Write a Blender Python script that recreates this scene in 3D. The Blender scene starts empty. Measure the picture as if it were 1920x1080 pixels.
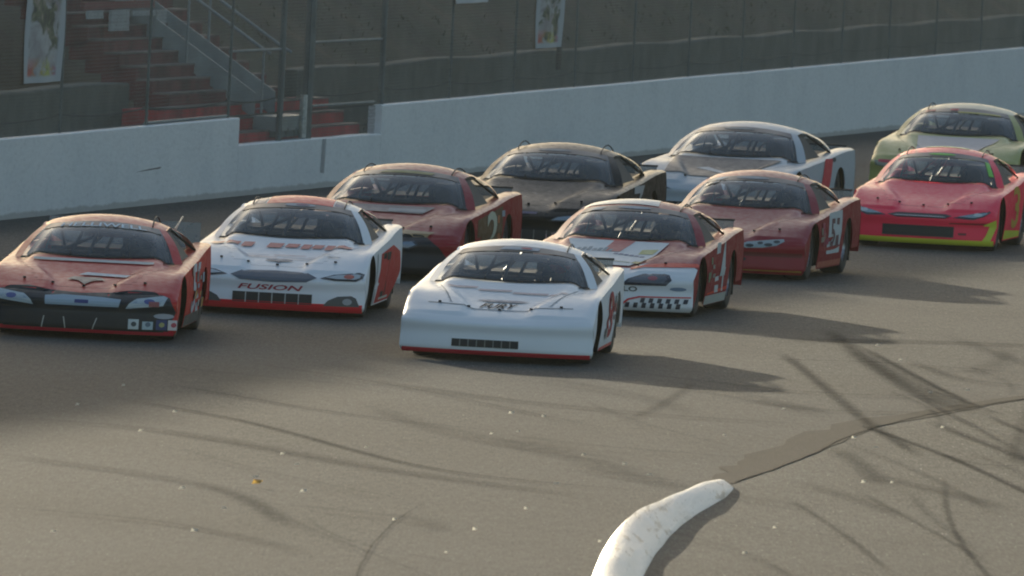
import bpy, bmesh, math, random
from mathutils import Vector, Matrix
from math import sin, cos, pi, radians as R
from mathutils import noise as mn
random.seed(7)
S = bpy.context.scene
COL = S.collection

# ---------------------------------------------------------------- camera
cam = bpy.data.cameras.new('camera'); camo = bpy.data.objects.new('camera', cam); COL.objects.link(camo)
FPX = 24840.0                                   # long television lens
cam.sensor_width = 36; cam.lens = 36 * FPX / 1920
cam.clip_start = 1; cam.clip_end = 3000
PITCH = math.atan(970 / FPX)
camo.matrix_world = Matrix.Translation((0, 0, 6)) @ Matrix.Rotation(pi / 2 - PITCH, 4, 'X') @ Matrix.Rotation(R(2.8), 4, 'Z')
S.camera = camo
cam.dof.use_dof = True; cam.dof.focus_distance = 139; cam.dof.aperture_fstop = 10

# ---------------------------------------------------------------- sun, sky, exposure
SUN_DIR = Vector((-1.9, 5.5, 1.0)).normalized()   # towards the sun: low, behind the cars, to the left
EL = math.asin(SUN_DIR.z); AZ = math.atan2(SUN_DIR.x, SUN_DIR.y)
sl = bpy.data.lights.new('sun', 'SUN'); sl.energy = 4.6; sl.angle = R(0.6); sl.color = (1.0, .88, .66)
so = bpy.data.objects.new('sun', sl); COL.objects.link(so)
so.rotation_euler = (-SUN_DIR).to_track_quat('-Z', 'Y').to_euler()
W = bpy.data.worlds.new('World'); S.world = W; W.use_nodes = True
nt = W.node_tree; bgn = nt.nodes['Background']
sky = nt.nodes.new('ShaderNodeTexSky'); sky.sky_type = 'NISHITA'; sky.sun_disc = False
sky.sun_elevation = EL; sky.sun_rotation = AZ; sky.air_density = 1.0; sky.dust_density = 2.0; sky.ozone_density = 1.3
nt.links.new(sky.outputs[0], bgn.inputs[0]); bgn.inputs[1].default_value = 0.13
S.view_settings.view_transform = 'Standard'; S.view_settings.look = 'None'
S.view_settings.exposure = 0.70; S.view_settings.gamma = 1; S.view_settings.use_curve_mapping = False
S.render.engine = 'CYCLES'
S.cycles.use_denoising = True
S.cycles.max_bounces = 8; S.cycles.transparent_max_bounces = 24
S.cycles.filter_width = 2.0

# ---------------------------------------------------------------- helpers
def srgb(r, g, b):
    f = lambda c: ((c / 255 + .055) / 1.055) ** 2.4 if c > 10 else c / 255 / 12.92
    return (f(r), f(g), f(b), 1)
def tag(o, label=None, cat=None, group=None, kind=None):
    if label: o['label'] = label
    if cat: o['category'] = cat
    if group: o['group'] = group
    if kind: o['kind'] = kind
    return o
def empty(name, loc=(0, 0, 0), rz=0):
    o = bpy.data.objects.new(name, None); COL.objects.link(o); o.location = loc; o.rotation_euler = (0, 0, rz)
    o.empty_display_size = .2
    return o
def link(name, me, parent=None, mats=()):
    o = bpy.data.objects.new(name, me); COL.objects.link(o)
    if parent: o.parent = parent
    for m in (mats if isinstance(mats, (list, tuple)) else [mats]): me.materials.append(m)
    return o
def mesh(name, vs, fs, parent=None, mats=(), smooth=False, idx=None):
    me = bpy.data.meshes.new(name); me.from_pydata([tuple(v) for v in vs], [], fs); me.update()
    o = link(name, me, parent, mats)
    if idx: me.polygons.foreach_set('material_index', idx)
    if smooth: me.polygons.foreach_set('use_smooth', [True] * len(fs))
    return o
class MB:
    """collects simple solids into one mesh"""
    def __init__(s): s.v = []; s.f = []
    def quad(s, a, b, c, d):
        n = len(s.v); s.v += [a, b, c, d]; s.f.append((n, n + 1, n + 2, n + 3)); return s
    def box(s, c, d, rot=None):
        n = len(s.v); hx, hy, hz = d[0] / 2, d[1] / 2, d[2] / 2
        for z in (-hz, hz):
            for x, y in ((-hx, -hy), (hx, -hy), (hx, hy), (-hx, hy)):
                p = Vector((x, y, z))
                if rot: p = rot @ p
                s.v.append(tuple(p + Vector(c)))
        s.f += [tuple(n + i for i in q) for q in ((3, 2, 1, 0), (4, 5, 6, 7), (0, 1, 5, 4), (1, 2, 6, 5), (2, 3, 7, 6), (3, 0, 4, 7))]
        return s
    def tube(s, pts, r, k=6, cap=True):
        pts = [Vector(p) for p in pts]; n0 = len(s.v)
        for i, p in enumerate(pts):
            t = (pts[min(i + 1, len(pts) - 1)] - pts[max(i - 1, 0)]).normalized()
            a = t.cross(Vector((0, 0, 1)) if abs(t.z) < .9 else Vector((1, 0, 0))).normalized(); b = t.cross(a)
            rr = r[i] if isinstance(r, (list, tuple)) else r
            for j in range(k):
                s.v.append(tuple(p + (a * cos(2 * pi * j / k) + b * sin(2 * pi * j / k)) * rr))
        for i in range(len(pts) - 1):
            for j in range(k):
                s.f.append((n0 + i * k + j, n0 + i * k + (j + 1) % k, n0 + (i + 1) * k + (j + 1) % k, n0 + (i + 1) * k + j))
        if cap:
            s.f.append(tuple(n0 + j for j in range(k))[::-1]); s.f.append(tuple(n0 + (len(pts) - 1) * k + j for j in range(k)))
        return s
    def build(s, name, m, parent=None, smooth=False):
        return mesh(name, s.v, s.f, parent, m, smooth)

# ---------------------------------------------------------------- materials
def new_mat(name):
    m = bpy.data.materials.new(name); m.use_nodes = True
    return m, m.node_tree, m.node_tree.nodes['Principled BSDF']
def noise(t, scale, detail=4, rough=.6, vec=None, co='Object', dist=0):
    n = t.nodes.new('ShaderNodeTexNoise'); n.inputs['Scale'].default_value = scale; n.inputs['Detail'].default_value = detail
    n.inputs['Roughness'].default_value = rough; n.inputs['Distortion'].default_value = dist
    tc = t.nodes.new('ShaderNodeTexCoord')
    if vec:
        mp = t.nodes.new('ShaderNodeMapping'); mp.inputs['Scale'].default_value = vec[0]
        mp.inputs['Rotation'].default_value = vec[1] if len(vec) > 1 else (0, 0, 0)
        t.links.new(tc.outputs[co], mp.inputs[0]); t.links.new(mp.outputs[0], n.inputs['Vector'])
    else: t.links.new(tc.outputs[co], n.inputs['Vector'])
    return n
def ramp(t, src, stops):
    r = t.nodes.new('ShaderNodeValToRGB'); el = r.color_ramp.elements
    while len(el) < len(stops): el.new(.5)
    for e, (p, c) in zip(el, stops): e.position = p; e.color = c if len(c) == 4 else (*c, 1)
    t.links.new(src, r.inputs[0]); return r
def mixc(t, fac, a, b, mode='MIX'):
    m = t.nodes.new('ShaderNodeMix'); m.data_type = 'RGBA'; m.blend_type = mode
    for s_, v in ((0, fac), (6, a), (7, b)):
        if hasattr(v, 'is_output'): t.links.new(v, m.inputs[s_])
        elif isinstance(v, (int, float)): m.inputs[s_].default_value = v
        else: m.inputs[s_].default_value = v if len(v) == 4 else (*v, 1)
    return m.outputs[2]
def g(v): return (v, v, v, 1)
def bump(t, b, src, strength, dist=.01):
    n = t.nodes.new('ShaderNodeBump'); n.inputs['Strength'].default_value = strength; n.inputs['Distance'].default_value = dist
    t.links.new(src, n.inputs['Height']); t.links.new(n.outputs[0], b.inputs['Normal'])
_pm = {}
def paint(c, rough=.38, coat=.13, dirt=.10, metal=0., spec=.24):
    """race-car paint with a film of rubber dust low down and in cloudy patches"""
    key = (tuple(round(x, 4) for x in c[:3]), rough, coat, dirt, metal, spec)
    if key in _pm: return _pm[key]
    m, t, b = new_mat('paint')
    n = noise(t, 3.2, 6, .65); f = ramp(t, n.outputs[0], [(.38, g(0)), (.72, g(dirt))])
    dc = tuple(.6 * x + .4 * y for x, y in zip(c[:3], (.14, .125, .10)))
    col = mixc(t, f.outputs[0], (*c[:3], 1), (*dc, 1))
    t.links.new(col, b.inputs['Base Color'])
    n2 = noise(t, 14, 3); rr = ramp(t, n2.outputs[0], [(.3, g(rough * .8)), (.7, g(rough * 1.35))])
    t.links.new(rr.outputs[0], b.inputs['Roughness'])
    b.inputs['Coat Weight'].default_value = coat; b.inputs['Specular IOR Level'].default_value = spec; b.inputs['Coat Roughness'].default_value = .16; b.inputs['Metallic'].default_value = metal
    n3 = noise(t, 2.4, 3, .5); bump(t, b, n3.outputs[0], .12, .02)   # hand-hung sheet panels are never flat
    _pm[key] = m; return m
def flat(name, c, rough=.6, metal=0, var=.25, scale=20, spec=.5):
    m, t, b = new_mat(name)
    n = noise(t, scale, 4); lo = tuple(x * (1 - var) for x in c[:3]); hi = tuple(min(1, x * (1 + var)) for x in c[:3])
    r = ramp(t, n.outputs[0], [(.35, lo), (.65, hi)]); t.links.new(r.outputs[0], b.inputs['Base Color'])
    b.inputs['Roughness'].default_value = rough; b.inputs['Metallic'].default_value = metal; b.inputs['Specular IOR Level'].default_value = spec
    return m
RUBBER = flat('tyre_rubber', (.022, .021, .02), .75)
RIMM = flat('rim_metal', (.32, .32, .33), .35, .8)
DARKIN = flat('interior_black', (.022, .022, .022), .7)
CAGE = flat('cage_tube', (.06, .06, .062), .5)
MESHBLK = flat('grille_mesh', (.012, .012, .012), .6, scale=60)
STEEL = flat('bare_steel', (.35, .35, .34), .45, .6)
def glass_mat(name, tint, rough, spec_f):
    m, t, b = new_mat(name); t.nodes.remove(b); out = t.nodes['Material Output']
    tr = t.nodes.new('ShaderNodeBsdfTransparent'); tr.inputs[0].default_value = (*tint, 1)
    gl = t.nodes.new('ShaderNodeBsdfGlossy'); gl.inputs['Roughness'].default_value = rough; gl.inputs[0].default_value = (.9, .95, 1, 1)
    df = t.nodes.new('ShaderNodeBsdfDiffuse'); df.inputs[0].default_value = (.34, .34, .31, 1)     # dust on the sheet
    fr = t.nodes.new('ShaderNodeFresnel'); fr.inputs[0].default_value = 1.5
    n = noise(t, 5, 5, .6); r = ramp(t, n.outputs[0], [(.3, g(spec_f * .5)), (.75, g(spec_f * 1.5))])
    m1 = t.nodes.new('ShaderNodeMixShader'); t.links.new(r.outputs[0], m1.inputs[0]); t.links.new(tr.outputs[0], m1.inputs[1]); t.links.new(df.outputs[0], m1.inputs[2])
    m2 = t.nodes.new('ShaderNodeMixShader'); t.links.new(fr.outputs[0], m2.inputs[0]); t.links.new(m1.outputs[0], m2.inputs[1]); t.links.new(gl.outputs[0], m2.inputs[2])
    t.links.new(m2.outputs[0], out.inputs[0]); return m
GLASS = glass_mat('dusty_lexan', (.88, .9, .9), .07, .15)
GLASS2 = glass_mat('rear_lexan', (.9, .9, .88), .15, .08)
LEXAN = glass_mat('spoiler_lexan', (.6, .62, .62), .2, .4)

# ---------------------------------------------------------------- the wall line (racing surface boundary)
W0 = Vector((-6.34, 168.32, 0)); WD = Vector((.19467694, .98086742, 0)); WN = Vector((-.98086742, .19467694, 0))
def WP(a, p=0, z=0): return W0 + WD * a + WN * p + Vector((0, 0, z))
WROT = Matrix(((WD.x, WN.x, 0), (WD.y, WN.y, 0), (0, 0, 1)))      # a,p,z axes -> world
def wall_top(a): return 1.03 + .0033 * max(a, -20)

# ---------------------------------------------------------------- ground
def asphalt(name, tone, warm, grain=1.0, gloss=.72):
    m, t, b = new_mat(name)
    a = tuple(tone * x for x in warm)
    n1 = noise(t, .35, 6, .6, ((1, .35, 1),), 'Object'); n2 = noise(t, 9, 8, .78, ((1.6, .22, 1), (0, 0, R(-8)))); n3 = noise(t, 42, 4, .8, ((1, .07, 1),))
    c1 = ramp(t, n1.outputs[0], [(.3, tuple(x * .80 for x in a)), (.5, a), (.72, tuple(x * 1.16 for x in a))])
    c2 = ramp(t, n2.outputs[0], [(.28, g(.50)), (.5, g(1)), (.74, g(1.45))])
    c = mixc(t, .75 * grain, c1.outputs[0], c2.outputs[0], 'MULTIPLY')
    c3 = ramp(t, n3.outputs[0], [(.3, g(.5)), (.7, g(1.5))])
    c = mixc(t, .8 * grain, c, c3.outputs[0], 'MULTIPLY')
    n4 = noise(t, 34, 2, .6, ((1, .10, 1), (0, 0, R(-12)))); c4 = ramp(t, n4.outputs[0], [(.66, g(1)), (.76, g(2.4))])   # pale stones
    c = mixc(t, grain, c, c4.outputs[0], 'MULTIPLY')
    t.links.new(c, b.inputs['Base Color']); b.inputs['Roughness'].default_value = gloss; b.inputs['Specular IOR Level'].default_value = .022
    bump(t, b, n3.outputs[0], .5, .006); return m
ASPH = asphalt('track_asphalt', .090, (.98, .985, .93))
APRON = asphalt('apron_asphalt', .108, (1.0, .98, .88))
SEAL = asphalt('sealed_joint', .040, (1.0, .98, .94), .6)
# one sheet to the horizon, dropping nowhere; the hill stands on it
def sheet(name, pts, z, m, sub=None):
    me = mesh(name, [(x, y, z) for x, y in pts], [tuple(range(len(pts)))], None, m); tag(me, kind='structure'); return me
sheet('ground', [(-900, -300), (900, -300), (900, 1500), (-900, 1500)], 0.0, ASPH)
# apron inside the sealed joint
joint_lo = [(.25, 60), (.55, 90), (.9, 99), (1.15, 104.7), (1.45, 109), (1.72, 111.6), (2.0, 113.36), (2.63, 117.74), (3.52, 124.57), (5.2, 131.82), (9, 144), (20, 170)]
def jit(pts, n=8, amp=.03):
    out = []
    for (x0, y0), (x1, y1) in zip(pts, pts[1:]):
        for i in range(n):
            f = i / n; out.append((x0 + (x1 - x0) * f + random.uniform(-amp, amp), y0 + (y1 - y0) * f))
    out.append(pts[-1]); return out
jl = jit(joint_lo)
n_ = len(jl); vs = [(x, y, .004) for x, y in jl] + [(x + 40, y - 3, .004) for x, y in jl]
o = mesh('apron', vs, [(i, i + n_, i + n_ + 1, i + 1) for i in range(n_ - 1)], None, APRON); tag(o, kind='structure')
# the darker sealed strip, with a ragged upper side
low = [p for p in jl if 111.9 < p[1] < 150]
up_w = lambda y: max(.16, (.16 + .20 * min(1, max(0, y - 112) / 5)) * (1 if y < 122 else max(.4, 1 - (y - 122) / 16))) * (1 + .5 * mn.noise(Vector((y * 1.3, 2, 0))))
upp = [(x - up_w(y) + random.uniform(-.025, .025), y + up_w(y) * 2.0) for x, y in low]
vs = [(x, y, .008) for x, y in low] + [(x, y, .008) for x, y in upp]; k = len(low)
o = mesh('sealed_joint', vs, [(i, i + 1, i + 1 + k, i + k) for i in range(k - 1)], None, SEAL); tag(o, kind='structure')
CRACK = asphalt('tar_line', .035, (1, .95, .85), .5)
def ribbon(name, pts, w, z, m, n=10, amp=.008, uv=False):
    P = []
    q = [Vector((*p, 0)) for p in pts]
    for i in range(len(q) - 1):
        p0, p1, p2, p3 = q[max(i - 1, 0)], q[i], q[i + 1], q[min(i + 2, len(q) - 1)]
        for j in range(n):
            t = j / n
            P.append(.5 * ((2 * p1) + (p2 - p0) * t + (2 * p0 - 5 * p1 + 4 * p2 - p3) * t * t + (3 * p1 - 3 * p2 + p3 - p0) * t ** 3))
    P.append(q[-1]); vs = []
    for i, p in enumerate(P):
        t = (P[min(i + 1, len(P) - 1)] - P[max(i - 1, 0)]).normalized(); s = Vector((t.y, -t.x, 0)); jj = random.uniform(-amp, amp)
        vs += [p + s * (-w / 2 + jj) + Vector((0, 0, z)), p + s * (w / 2 + jj) + Vector((0, 0, z))]
    fs = [(2 * i, 2 * i + 1, 2 * i + 3, 2 * i + 2) for i in range(len(P) - 1)]
    o = mesh(name, vs, fs, None, m)
    if uv:
        L = o.data.uv_layers.new(name='uv'); nn = len(P) - 1
        for pi_, poly in enumerate(o.data.polygons):
            for li, uvv in zip(poly.loop_indices, ((pi_ / nn, 0), (pi_ / nn, 1), ((pi_ + 1) / nn, 1), ((pi_ + 1) / nn, 0))): L.data[li].uv = uvv
    return o
o = ribbon('joint_crack', [p for p in joint_lo if 113 < p[1] < 150], .035, .012, CRACK, 12, .012); tag(o, kind='structure')
# tyre marks: rubber laid on the tarmac, soft at the sides
def mark_mat(alpha):
    m, t, b = new_mat('tyre_rubber_mark'); b.inputs['Base Color'].default_value = (.032, .03, .027, 1); b.inputs['Roughness'].default_value = .95; b.inputs['Specular IOR Level'].default_value = 0
    uv = t.nodes.new('ShaderNodeUVMap'); sp = t.nodes.new('ShaderNodeSeparateXYZ'); t.links.new(uv.outputs[0], sp.inputs[0])
    ry = ramp(t, sp.outputs[1], [(0, g(0)), (.5, g(1)), (1, g(0))]); ry.color_ramp.interpolation = 'EASE'
    rx = ramp(t, sp.outputs[0], [(0, g(0)), (.18, g(1)), (.8, g(1)), (1, g(0))])
    n = noise(t, 4, 5, .7); rn = ramp(t, n.outputs[0], [(.25, g(.35)), (.65, g(1))])
    c = mixc(t, 1, ry.outputs[0], rx.outputs[0], 'MULTIPLY'); c = mixc(t, 1, c, rn.outputs[0], 'MULTIPLY'); c = mixc(t, 1, c, g(alpha), 'MULTIPLY')
    t.links.new(c, b.inputs['Alpha']); return m
MK = [mark_mat(.28), mark_mat(.38), mark_mat(.50), mark_mat(.20)]
marks = [([(-3.92, 123.25), (-2.4, 119.7), (-.84, 113.76), (.26, 111.78), (1.38, 111.13)], .10, 2), ([(-3.3, 126.05), (-2.2, 123.4), (-1.21, 121.38), (.1, 119.8)], .09, 1),
         ([(2.85, 139.5), (3.0, 136.28), (3.4, 125.47), (3.6, 121.67), (3.75, 119)], .16, 1), ([(3.5, 146), (3.63, 142.05), (4.0, 132.61), (4.39, 128.04)], .22, 1), ([(3.75, 142.18), (4.26, 134.04), (4.59, 129.31)], .12, 2),
         ([(3.62, 141), (4.12, 133.2), (4.55, 127.6)], .34, 0),
         ([(3.3, 124.5), (3.53, 123.08), (4.01, 119.22), (4.43, 114.71), (4.8, 110)], .10, 2), ([(3.85, 115.48), (3.71, 110.36), (3.68, 105.75), (3.73, 102.26), (3.8, 99)], .06, 1),
         ([(2.84, 142.48), (4.31, 143.88), (5.67, 144.34), (7, 144.5)], .5, 1), ([(1.85, 131.49), (1.48, 126.69), (1.15, 123.23)], .10, 0),
         ([(4.0, 126), (4.6, 120.5), (5.1, 117)], .16, 1), ([(4.6, 128), (5.2, 121), (5.6, 117)], .12, 1), ([(2.4, 111), (2.75, 106), (3.0, 101)], .08, 0), ([(3.0, 113), (3.5, 107), (3.8, 103)], .07, 0),
         ([(2.3, 128.5), (3.1, 127), (4.2, 127.6)], .3, 0), ([(-1.5, 129), (0, 126), (1.6, 124.4), (2.9, 124)], .3, 0), ([(-4.5, 118), (-3.0, 117), (-1.0, 112.5), (.8, 109.6)], .35, 0),
         ([(1.2, 133), (2.9, 130.6), (4.4, 131)], .25, 0), ([(-2.6, 131), (-1.0, 127.4), (1.0, 121)], .12, 0),  ([(2.6, 137.5), (3.9, 138), (5.4, 137.2)], .2, 0),
         ([(4.2, 139), (4.5, 136.0), (4.9, 134.6), (5.6, 134)], .2, 0), ([(-4.4, 112), (-2.4, 108.5), (-1.6, 103)], .25, 0), ([(-4, 104), (-2.6, 103), (-1.4, 100)], .18, 0), ([(3.9, 119.6), (4.3, 118), (4.9, 118.5)], .15, 0)]
MKZ = .014
o = ribbon('pavement_crack', [(-.61, 108.14), (-.91, 103.34), (-1.04, 97.74), (-1.02, 92)], .035, .0125, MK[2], 14, .006, True); tag(o, kind='structure')
rm = random.Random(11)
for i in range(34):                                   # many crossing marks where cars have slid off the corner
    x0 = rm.uniform(2.2, 6.2); y0 = rm.uniform(112, 146) ; ln = rm.uniform(4, 12); dxx = rm.uniform(.25, 1.3) * (1 if rm.random() < .8 else -.7); cv = rm.uniform(-.18, .18)
    if x0 < 1.9 + (y0 - 112) * .08: continue
    marks.append(([(x0, y0), (x0 + dxx * .5 + cv, y0 - ln * .5), (x0 + dxx, y0 - ln)], rm.choice((.07, .1, .16, .24)), rm.choice((3, 3, 0))))
for i in range(16):
    x0 = rm.uniform(-4.5, 1.5); y0 = rm.uniform(104, 132); ln = rm.uniform(2, 9)
    marks.append(([(x0, y0), (x0 + rm.uniform(.5, 1.2), y0 - ln * .5), (x0 + rm.uniform(1.2, 2.6), y0 - ln)], rm.choice((.06, .1, .3)), 3))
for i, (pts, w, mi) in enumerate(marks):
    o = ribbon('tyre_mark', pts, w * 1.5, MKZ + i * .0005, MK[mi], 12, .004, True); tag(o, kind='structure')

# bright scraps on the track
def leaf_mat(name, c):
    m, t, b = new_mat(name); tl = t.nodes.new('ShaderNodeBsdfTranslucent'); tl.inputs[0].default_value = (*c, 1); b.inputs['Base Color'].default_value = (*c, 1)
    mx = t.nodes.new('ShaderNodeMixShader'); mx.inputs[0].default_value = .75; t.links.new(b.outputs[0], mx.inputs[1]); t.links.new(tl.outputs[0], mx.inputs[2]); t.links.new(mx.outputs[0], t.nodes['Material Output'].inputs[0]); return m
lit_m = [leaf_mat('paper_scrap', (.92, .90, .80)), leaf_mat('yellow_scrap', (.75, .50, .14))]
mw = MB().quad((-.022, -.02, 0), (.022, -.02, .004), (.024, .012, .022), (-.02, .015, .026)).quad((-.02, .015, .026), (.024, .012, .022), (.018, .035, .018), (-.017, .04, .016)); scr = None
px = [(-3.61, 124.6), (-3.2, 116.4), (-2.6, 107.6), (-.12, 118.9), (.12, 119.6), (.2, 107.1), (-.84, 104.6), (-.2, 103.8), (.7, 116), (1.05, 114.8), (1.25, 113.2), (.35, 122.6), (.05, 122.9),
      (-2.05, 109.9), (-1.62, 108), (-1.9, 113.7), (-1.75, 112.2), (-2.2, 105.1), (-2.35, 101.8), (3.2, 121.4), (3.36, 119.9), (4.1, 124.2), (3.1, 113.7), (3.35, 113.9), (4.6, 132.3), (4.2, 131.4),
      (3.95, 141.9), (4.1, 138.5), (2.0, 120.8), (2.65, 126.4), (.78, 103), (1.9, 102.4), (-3.9, 120.5), (-3.0, 120.1), (-1.2, 115.5), (-3.4, 100.8), (-.4, 100.6), (2.2, 106.1), (5.05, 127.4), (.45, 111.1)]
for i, (x, y) in enumerate(px):
    if scr is None: o = scr = mw.build('litter_scrap', lit_m[0])
    else: o = scr.copy(); COL.objects.link(o)
    o.location = (x, y, .034); sc_ = random.uniform(.6, 1.15); o.scale = (sc_, sc_, random.uniform(.4, 1)); o.rotation_euler = (0, 0, R(random.uniform(-25, -5)))
    tag(o, 'tiny pale scrap lying on the bare asphalt', 'litter', 'pale scraps scattered on the track')
o = MB().quad((-.035, -.03, 0), (.035, -.03, .006), (.04, .02, .032), (-.034, .02, .036)).quad((-.034, .02, .036), (.04, .02, .032), (.03, .06, .02), (-.03, .06, .02)).build('litter_scrap', lit_m[1]); o.location = (-2.02, 108.95, .03); o.rotation_euler = (0, 0, -.3)
tag(o, 'yellowish scrap, largest piece of litter on the asphalt at lower left', 'litter')

# ---------------------------------------------------------------- painted inner kerb
km, t, b = new_mat('painted_kerb')
n1 = noise(t, 2.2, 6, .65); n2 = noise(t, 10, 5, .7, ((1, .12, 1),)); n1 = noise(t, 3, 6, .65, ((1, .15, 1),))
c = ramp(t, n1.outputs[0], [(.3, (.36, .36, .34)), (.46, (.60, .61, .60)), (.75, (.68, .69, .68))])
c2 = ramp(t, n2.outputs[0], [(.38, g(.34)), (.46, g(1))]); cc = mixc(t, .9, c.outputs[0], c2.outputs[0], 'MULTIPLY')
t.links.new(cc, b.inputs['Base Color']); b.inputs['Roughness'].default_value = .45; bump(t, b, n1.outputs[0], .8, .05)
kp = [(.80, 80), (.80, 90), (.83, 96), (.90, 99), (1.0, 102), (1.14, 104.5), (1.39, 107.5), (1.60, 109.6), (1.75, 111), (1.90, 112.6)]
def lerp_tab(tab, x):
    for (x0, v0), (x1, v1) in zip(tab, tab[1:]):
        if x <= x1: return v0 + (v1 - v0) * max(0, (x - x0) / (x1 - x0))
    return tab[-1][1]
vs = []; fs = []; K = 11; P = []
q = [Vector((*p, 0)) for p in kp]
for i in range(len(q) - 1):
    p0, p1, p2, p3 = q[max(i - 1, 0)], q[i], q[i + 1], q[min(i + 2, len(q) - 1)]
    for j in range(7):
        tt = j / 7; P.append(.5 * ((2 * p1) + (p2 - p0) * tt + (2 * p0 - 5 * p1 + 4 * p2 - p3) * tt * tt + (3 * p1 - 3 * p2 + p3 - p0) * tt ** 3))
P.append(q[-1])
for i, p in enumerate(P):
    tt = (P[min(i + 1, len(P) - 1)] - P[max(i - 1, 0)]).normalized(); s_ = Vector((tt.y, -tt.x, 0))
    wv = lerp_tab([(80, .195), (104.5, .20), (107.5, .175), (109.6, .155), (111, .13), (112.3, .10), (112.6, .07)], p.y) * (1 + .05 * sin(i * .25)); hv = lerp_tab([(80, .19), (105, .19), (109.6, .16), (111, .125), (112.3, .08), (112.6, .045)], p.y)
    for j in range(K):
        ang = pi * j / (K - 1); cx = -cos(ang); sz = 1 - abs(cx) ** 1.5; cx = cx - .30 * sz
        nn_ = mn.noise(Vector((cx * 1.4, p.y * .22, 0))) * .8 + mn.noise(Vector((cx * 3, p.y * .7, 5))) * .4; vs.append(p + s_ * (cx * wv * (1 + .14 * nn_)) + Vector((0, 0, hv * sz * (1 + .22 * nn_) + (.0 if 0 < j < K - 1 else -.02))))
for i in range(len(P) - 1):
    for j in range(K - 1): fs.append((i * K + j, i * K + j + 1, (i + 1) * K + j + 1, (i + 1) * K + j))
fs.append(tuple(range(K))); fs.append(tuple((len(P) - 1) * K + j for j in range(K))[::-1])
o = mesh('track_kerb', vs, fs, None, km, True)
tag(o, 'rounded white painted kerb curving across the asphalt, chipped and worn', 'kerb')

# ---------------------------------------------------------------- concrete wall with its lowered gap
wm_, t, b = new_mat('painted_concrete')
n1 = noise(t, .6, 6, .6); n2 = noise(t, 6, 6, .7, ((1, 1, 3),))
c = ramp(t, n1.outputs[0], [(.3, (.64, .67, .67)), (.5, (.70, .73, .72)), (.7, (.73, .755, .745))])
c2 = ramp(t, n2.outputs[0], [(.25, g(.78)), (.5, g(1)), (.8, g(1.05))]); cc = mixc(t, .8, c.outputs[0], c2.outputs[0], 'MULTIPLY')
gm = t.nodes.new('ShaderNodeNewGeometry'); sx = t.nodes.new('ShaderNodeSeparateXYZ'); t.links.new(gm.outputs['Position'], sx.inputs[0])
n3 = noise(t, 1.6, 6, .7, ((1, 1, .4),)); ad = t.nodes.new('ShaderNodeMath'); ad.operation = 'MULTIPLY_ADD'; t.links.new(n3.outputs[0], ad.inputs[0]); ad.inputs[1].default_value = -.12; t.links.new(sx.outputs[2], ad.inputs[2])
dr = ramp(t, ad.outputs[0], [(-.0, g(.6)), (.03, g(0))]); cc = mixc(t, dr.outputs[0], cc, (.26, .255, .23, 1))   # tyre grime along the foot
t.links.new(cc, b.inputs['Base Color']); b.inputs['Roughness'].default_value = .6; bump(t, b, n2.outputs[0], .3, .02)
A_L, A_R = 12.9, 22.35
vs = []; fs = []
def wall_run(a0, a1, topf, n):
    base = len(vs)
    for i in range(n + 1):
        a = a0 + (a1 - a0) * i / n; h = topf(a) + random.uniform(-.006, .006)
        for p, z in ((0, -.05), (0, h - .015), (.015, h), (.185, h), (.2, h - .015), (.2, -.05)): vs.append(WP(a, p, z))
    for i in range(n):
        for j in range(5): fs.append((base + i * 6 + j, base + (i + 1) * 6 + j, base + (i + 1) * 6 + j + 1, base + i * 6 + j + 1))
    fs.append(tuple(base + j for j in range(6))); fs.append(tuple(base + n * 6 + j for j in range(6))[::-1])
wall_run(-60, A_L, wall_top, 20); wall_run(A_L + .004, A_R - .004, lambda a: .70, 6); wall_run(A_R, 130, wall_top, 30)
wl = empty('concrete_wall', WP(0)); tag(wl, 'long whitewashed concrete track wall with a lowered gap in front of red steps', 'wall')
wo = mesh('wall_body', [v - W0 for v in vs], fs, wl, wm_)
# joint stain and scrape
STN = flat('joint_stain', (.30, .32, .33), .7)
sm = MB(); sm.box(WP(18.45, -.002, .47) - W0, (.004, .16, .40), None)
so_ = mesh('joint_stain', [WROT @ Vector((x, y, z)) for x, y, z in [(18.3, -.004, .22), (18.55, -.004, .2), (18.6, -.004, .69), (18.35, -.004, .69)]], [(0, 1, 2, 3)], wl, STN)
mesh('scrape', [WROT @ Vector((x, y, z)) for x, y, z in [(6.6, -.004, .455), (8.1, -.004, .475), (8.2, -.004, .50), (7.5, -.004, .485)]], [(0, 1, 2, 3)], wl, flat('rubber_scrape', (.12, .12, .12), .7))

# ---------------------------------------------------------------- hill behind the wall
hm, t, b = new_mat('hill_soil')
n1 = noise(t, .35, 7, .65); n2 = noise(t, 3, 7, .7); n3 = noise(t, 1.1, 5, .6)
c = ramp(t, n1.outputs[0], [(.32, (.034, .034, .020)), (.46, (.062, .048, .032)), (.58, (.088, .062, .040)), (.72, (.17, .115, .058))])
c2 = ramp(t, n2.outputs[0], [(.25, g(.6)), (.5, g(1)), (.75, g(1.35))]); cc = mixc(t, .9, c.outputs[0], c2.outputs[0], 'MULTIPLY')
c3 = ramp(t, n3.outputs[0], [(.4, g(0)), (.6, g(.7))]); cc = mixc(t, c3.outputs[0], cc, (.06, .065, .03, 1))
t.links.new(cc, b.inputs['Base Color']); b.inputs['Roughness'].default_value = .95; bump(t, b, n2.outputs[0], 1, .08)
STEP_A0, STEP_A1 = A_L - .3, A_R + .6
def hill_z(a, p):
    if p < .6: z = .55
    else: z = .62 + .06 * (p - .6) if p < 2 else .72 + min(6.6, .60 * (p - 2))
    if p > 13: z = min(z, 7.3) ; z = 7.3 if p < 40 else 7.3
    if p > .5: z += mn.noise(Vector((a * .35, p * .6, 1))) * .14 * min(1, p / 2)
    if STEP_A0 - .2 < a < STEP_A1 + .2 and p < 9: z -= .35
    return z
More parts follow.
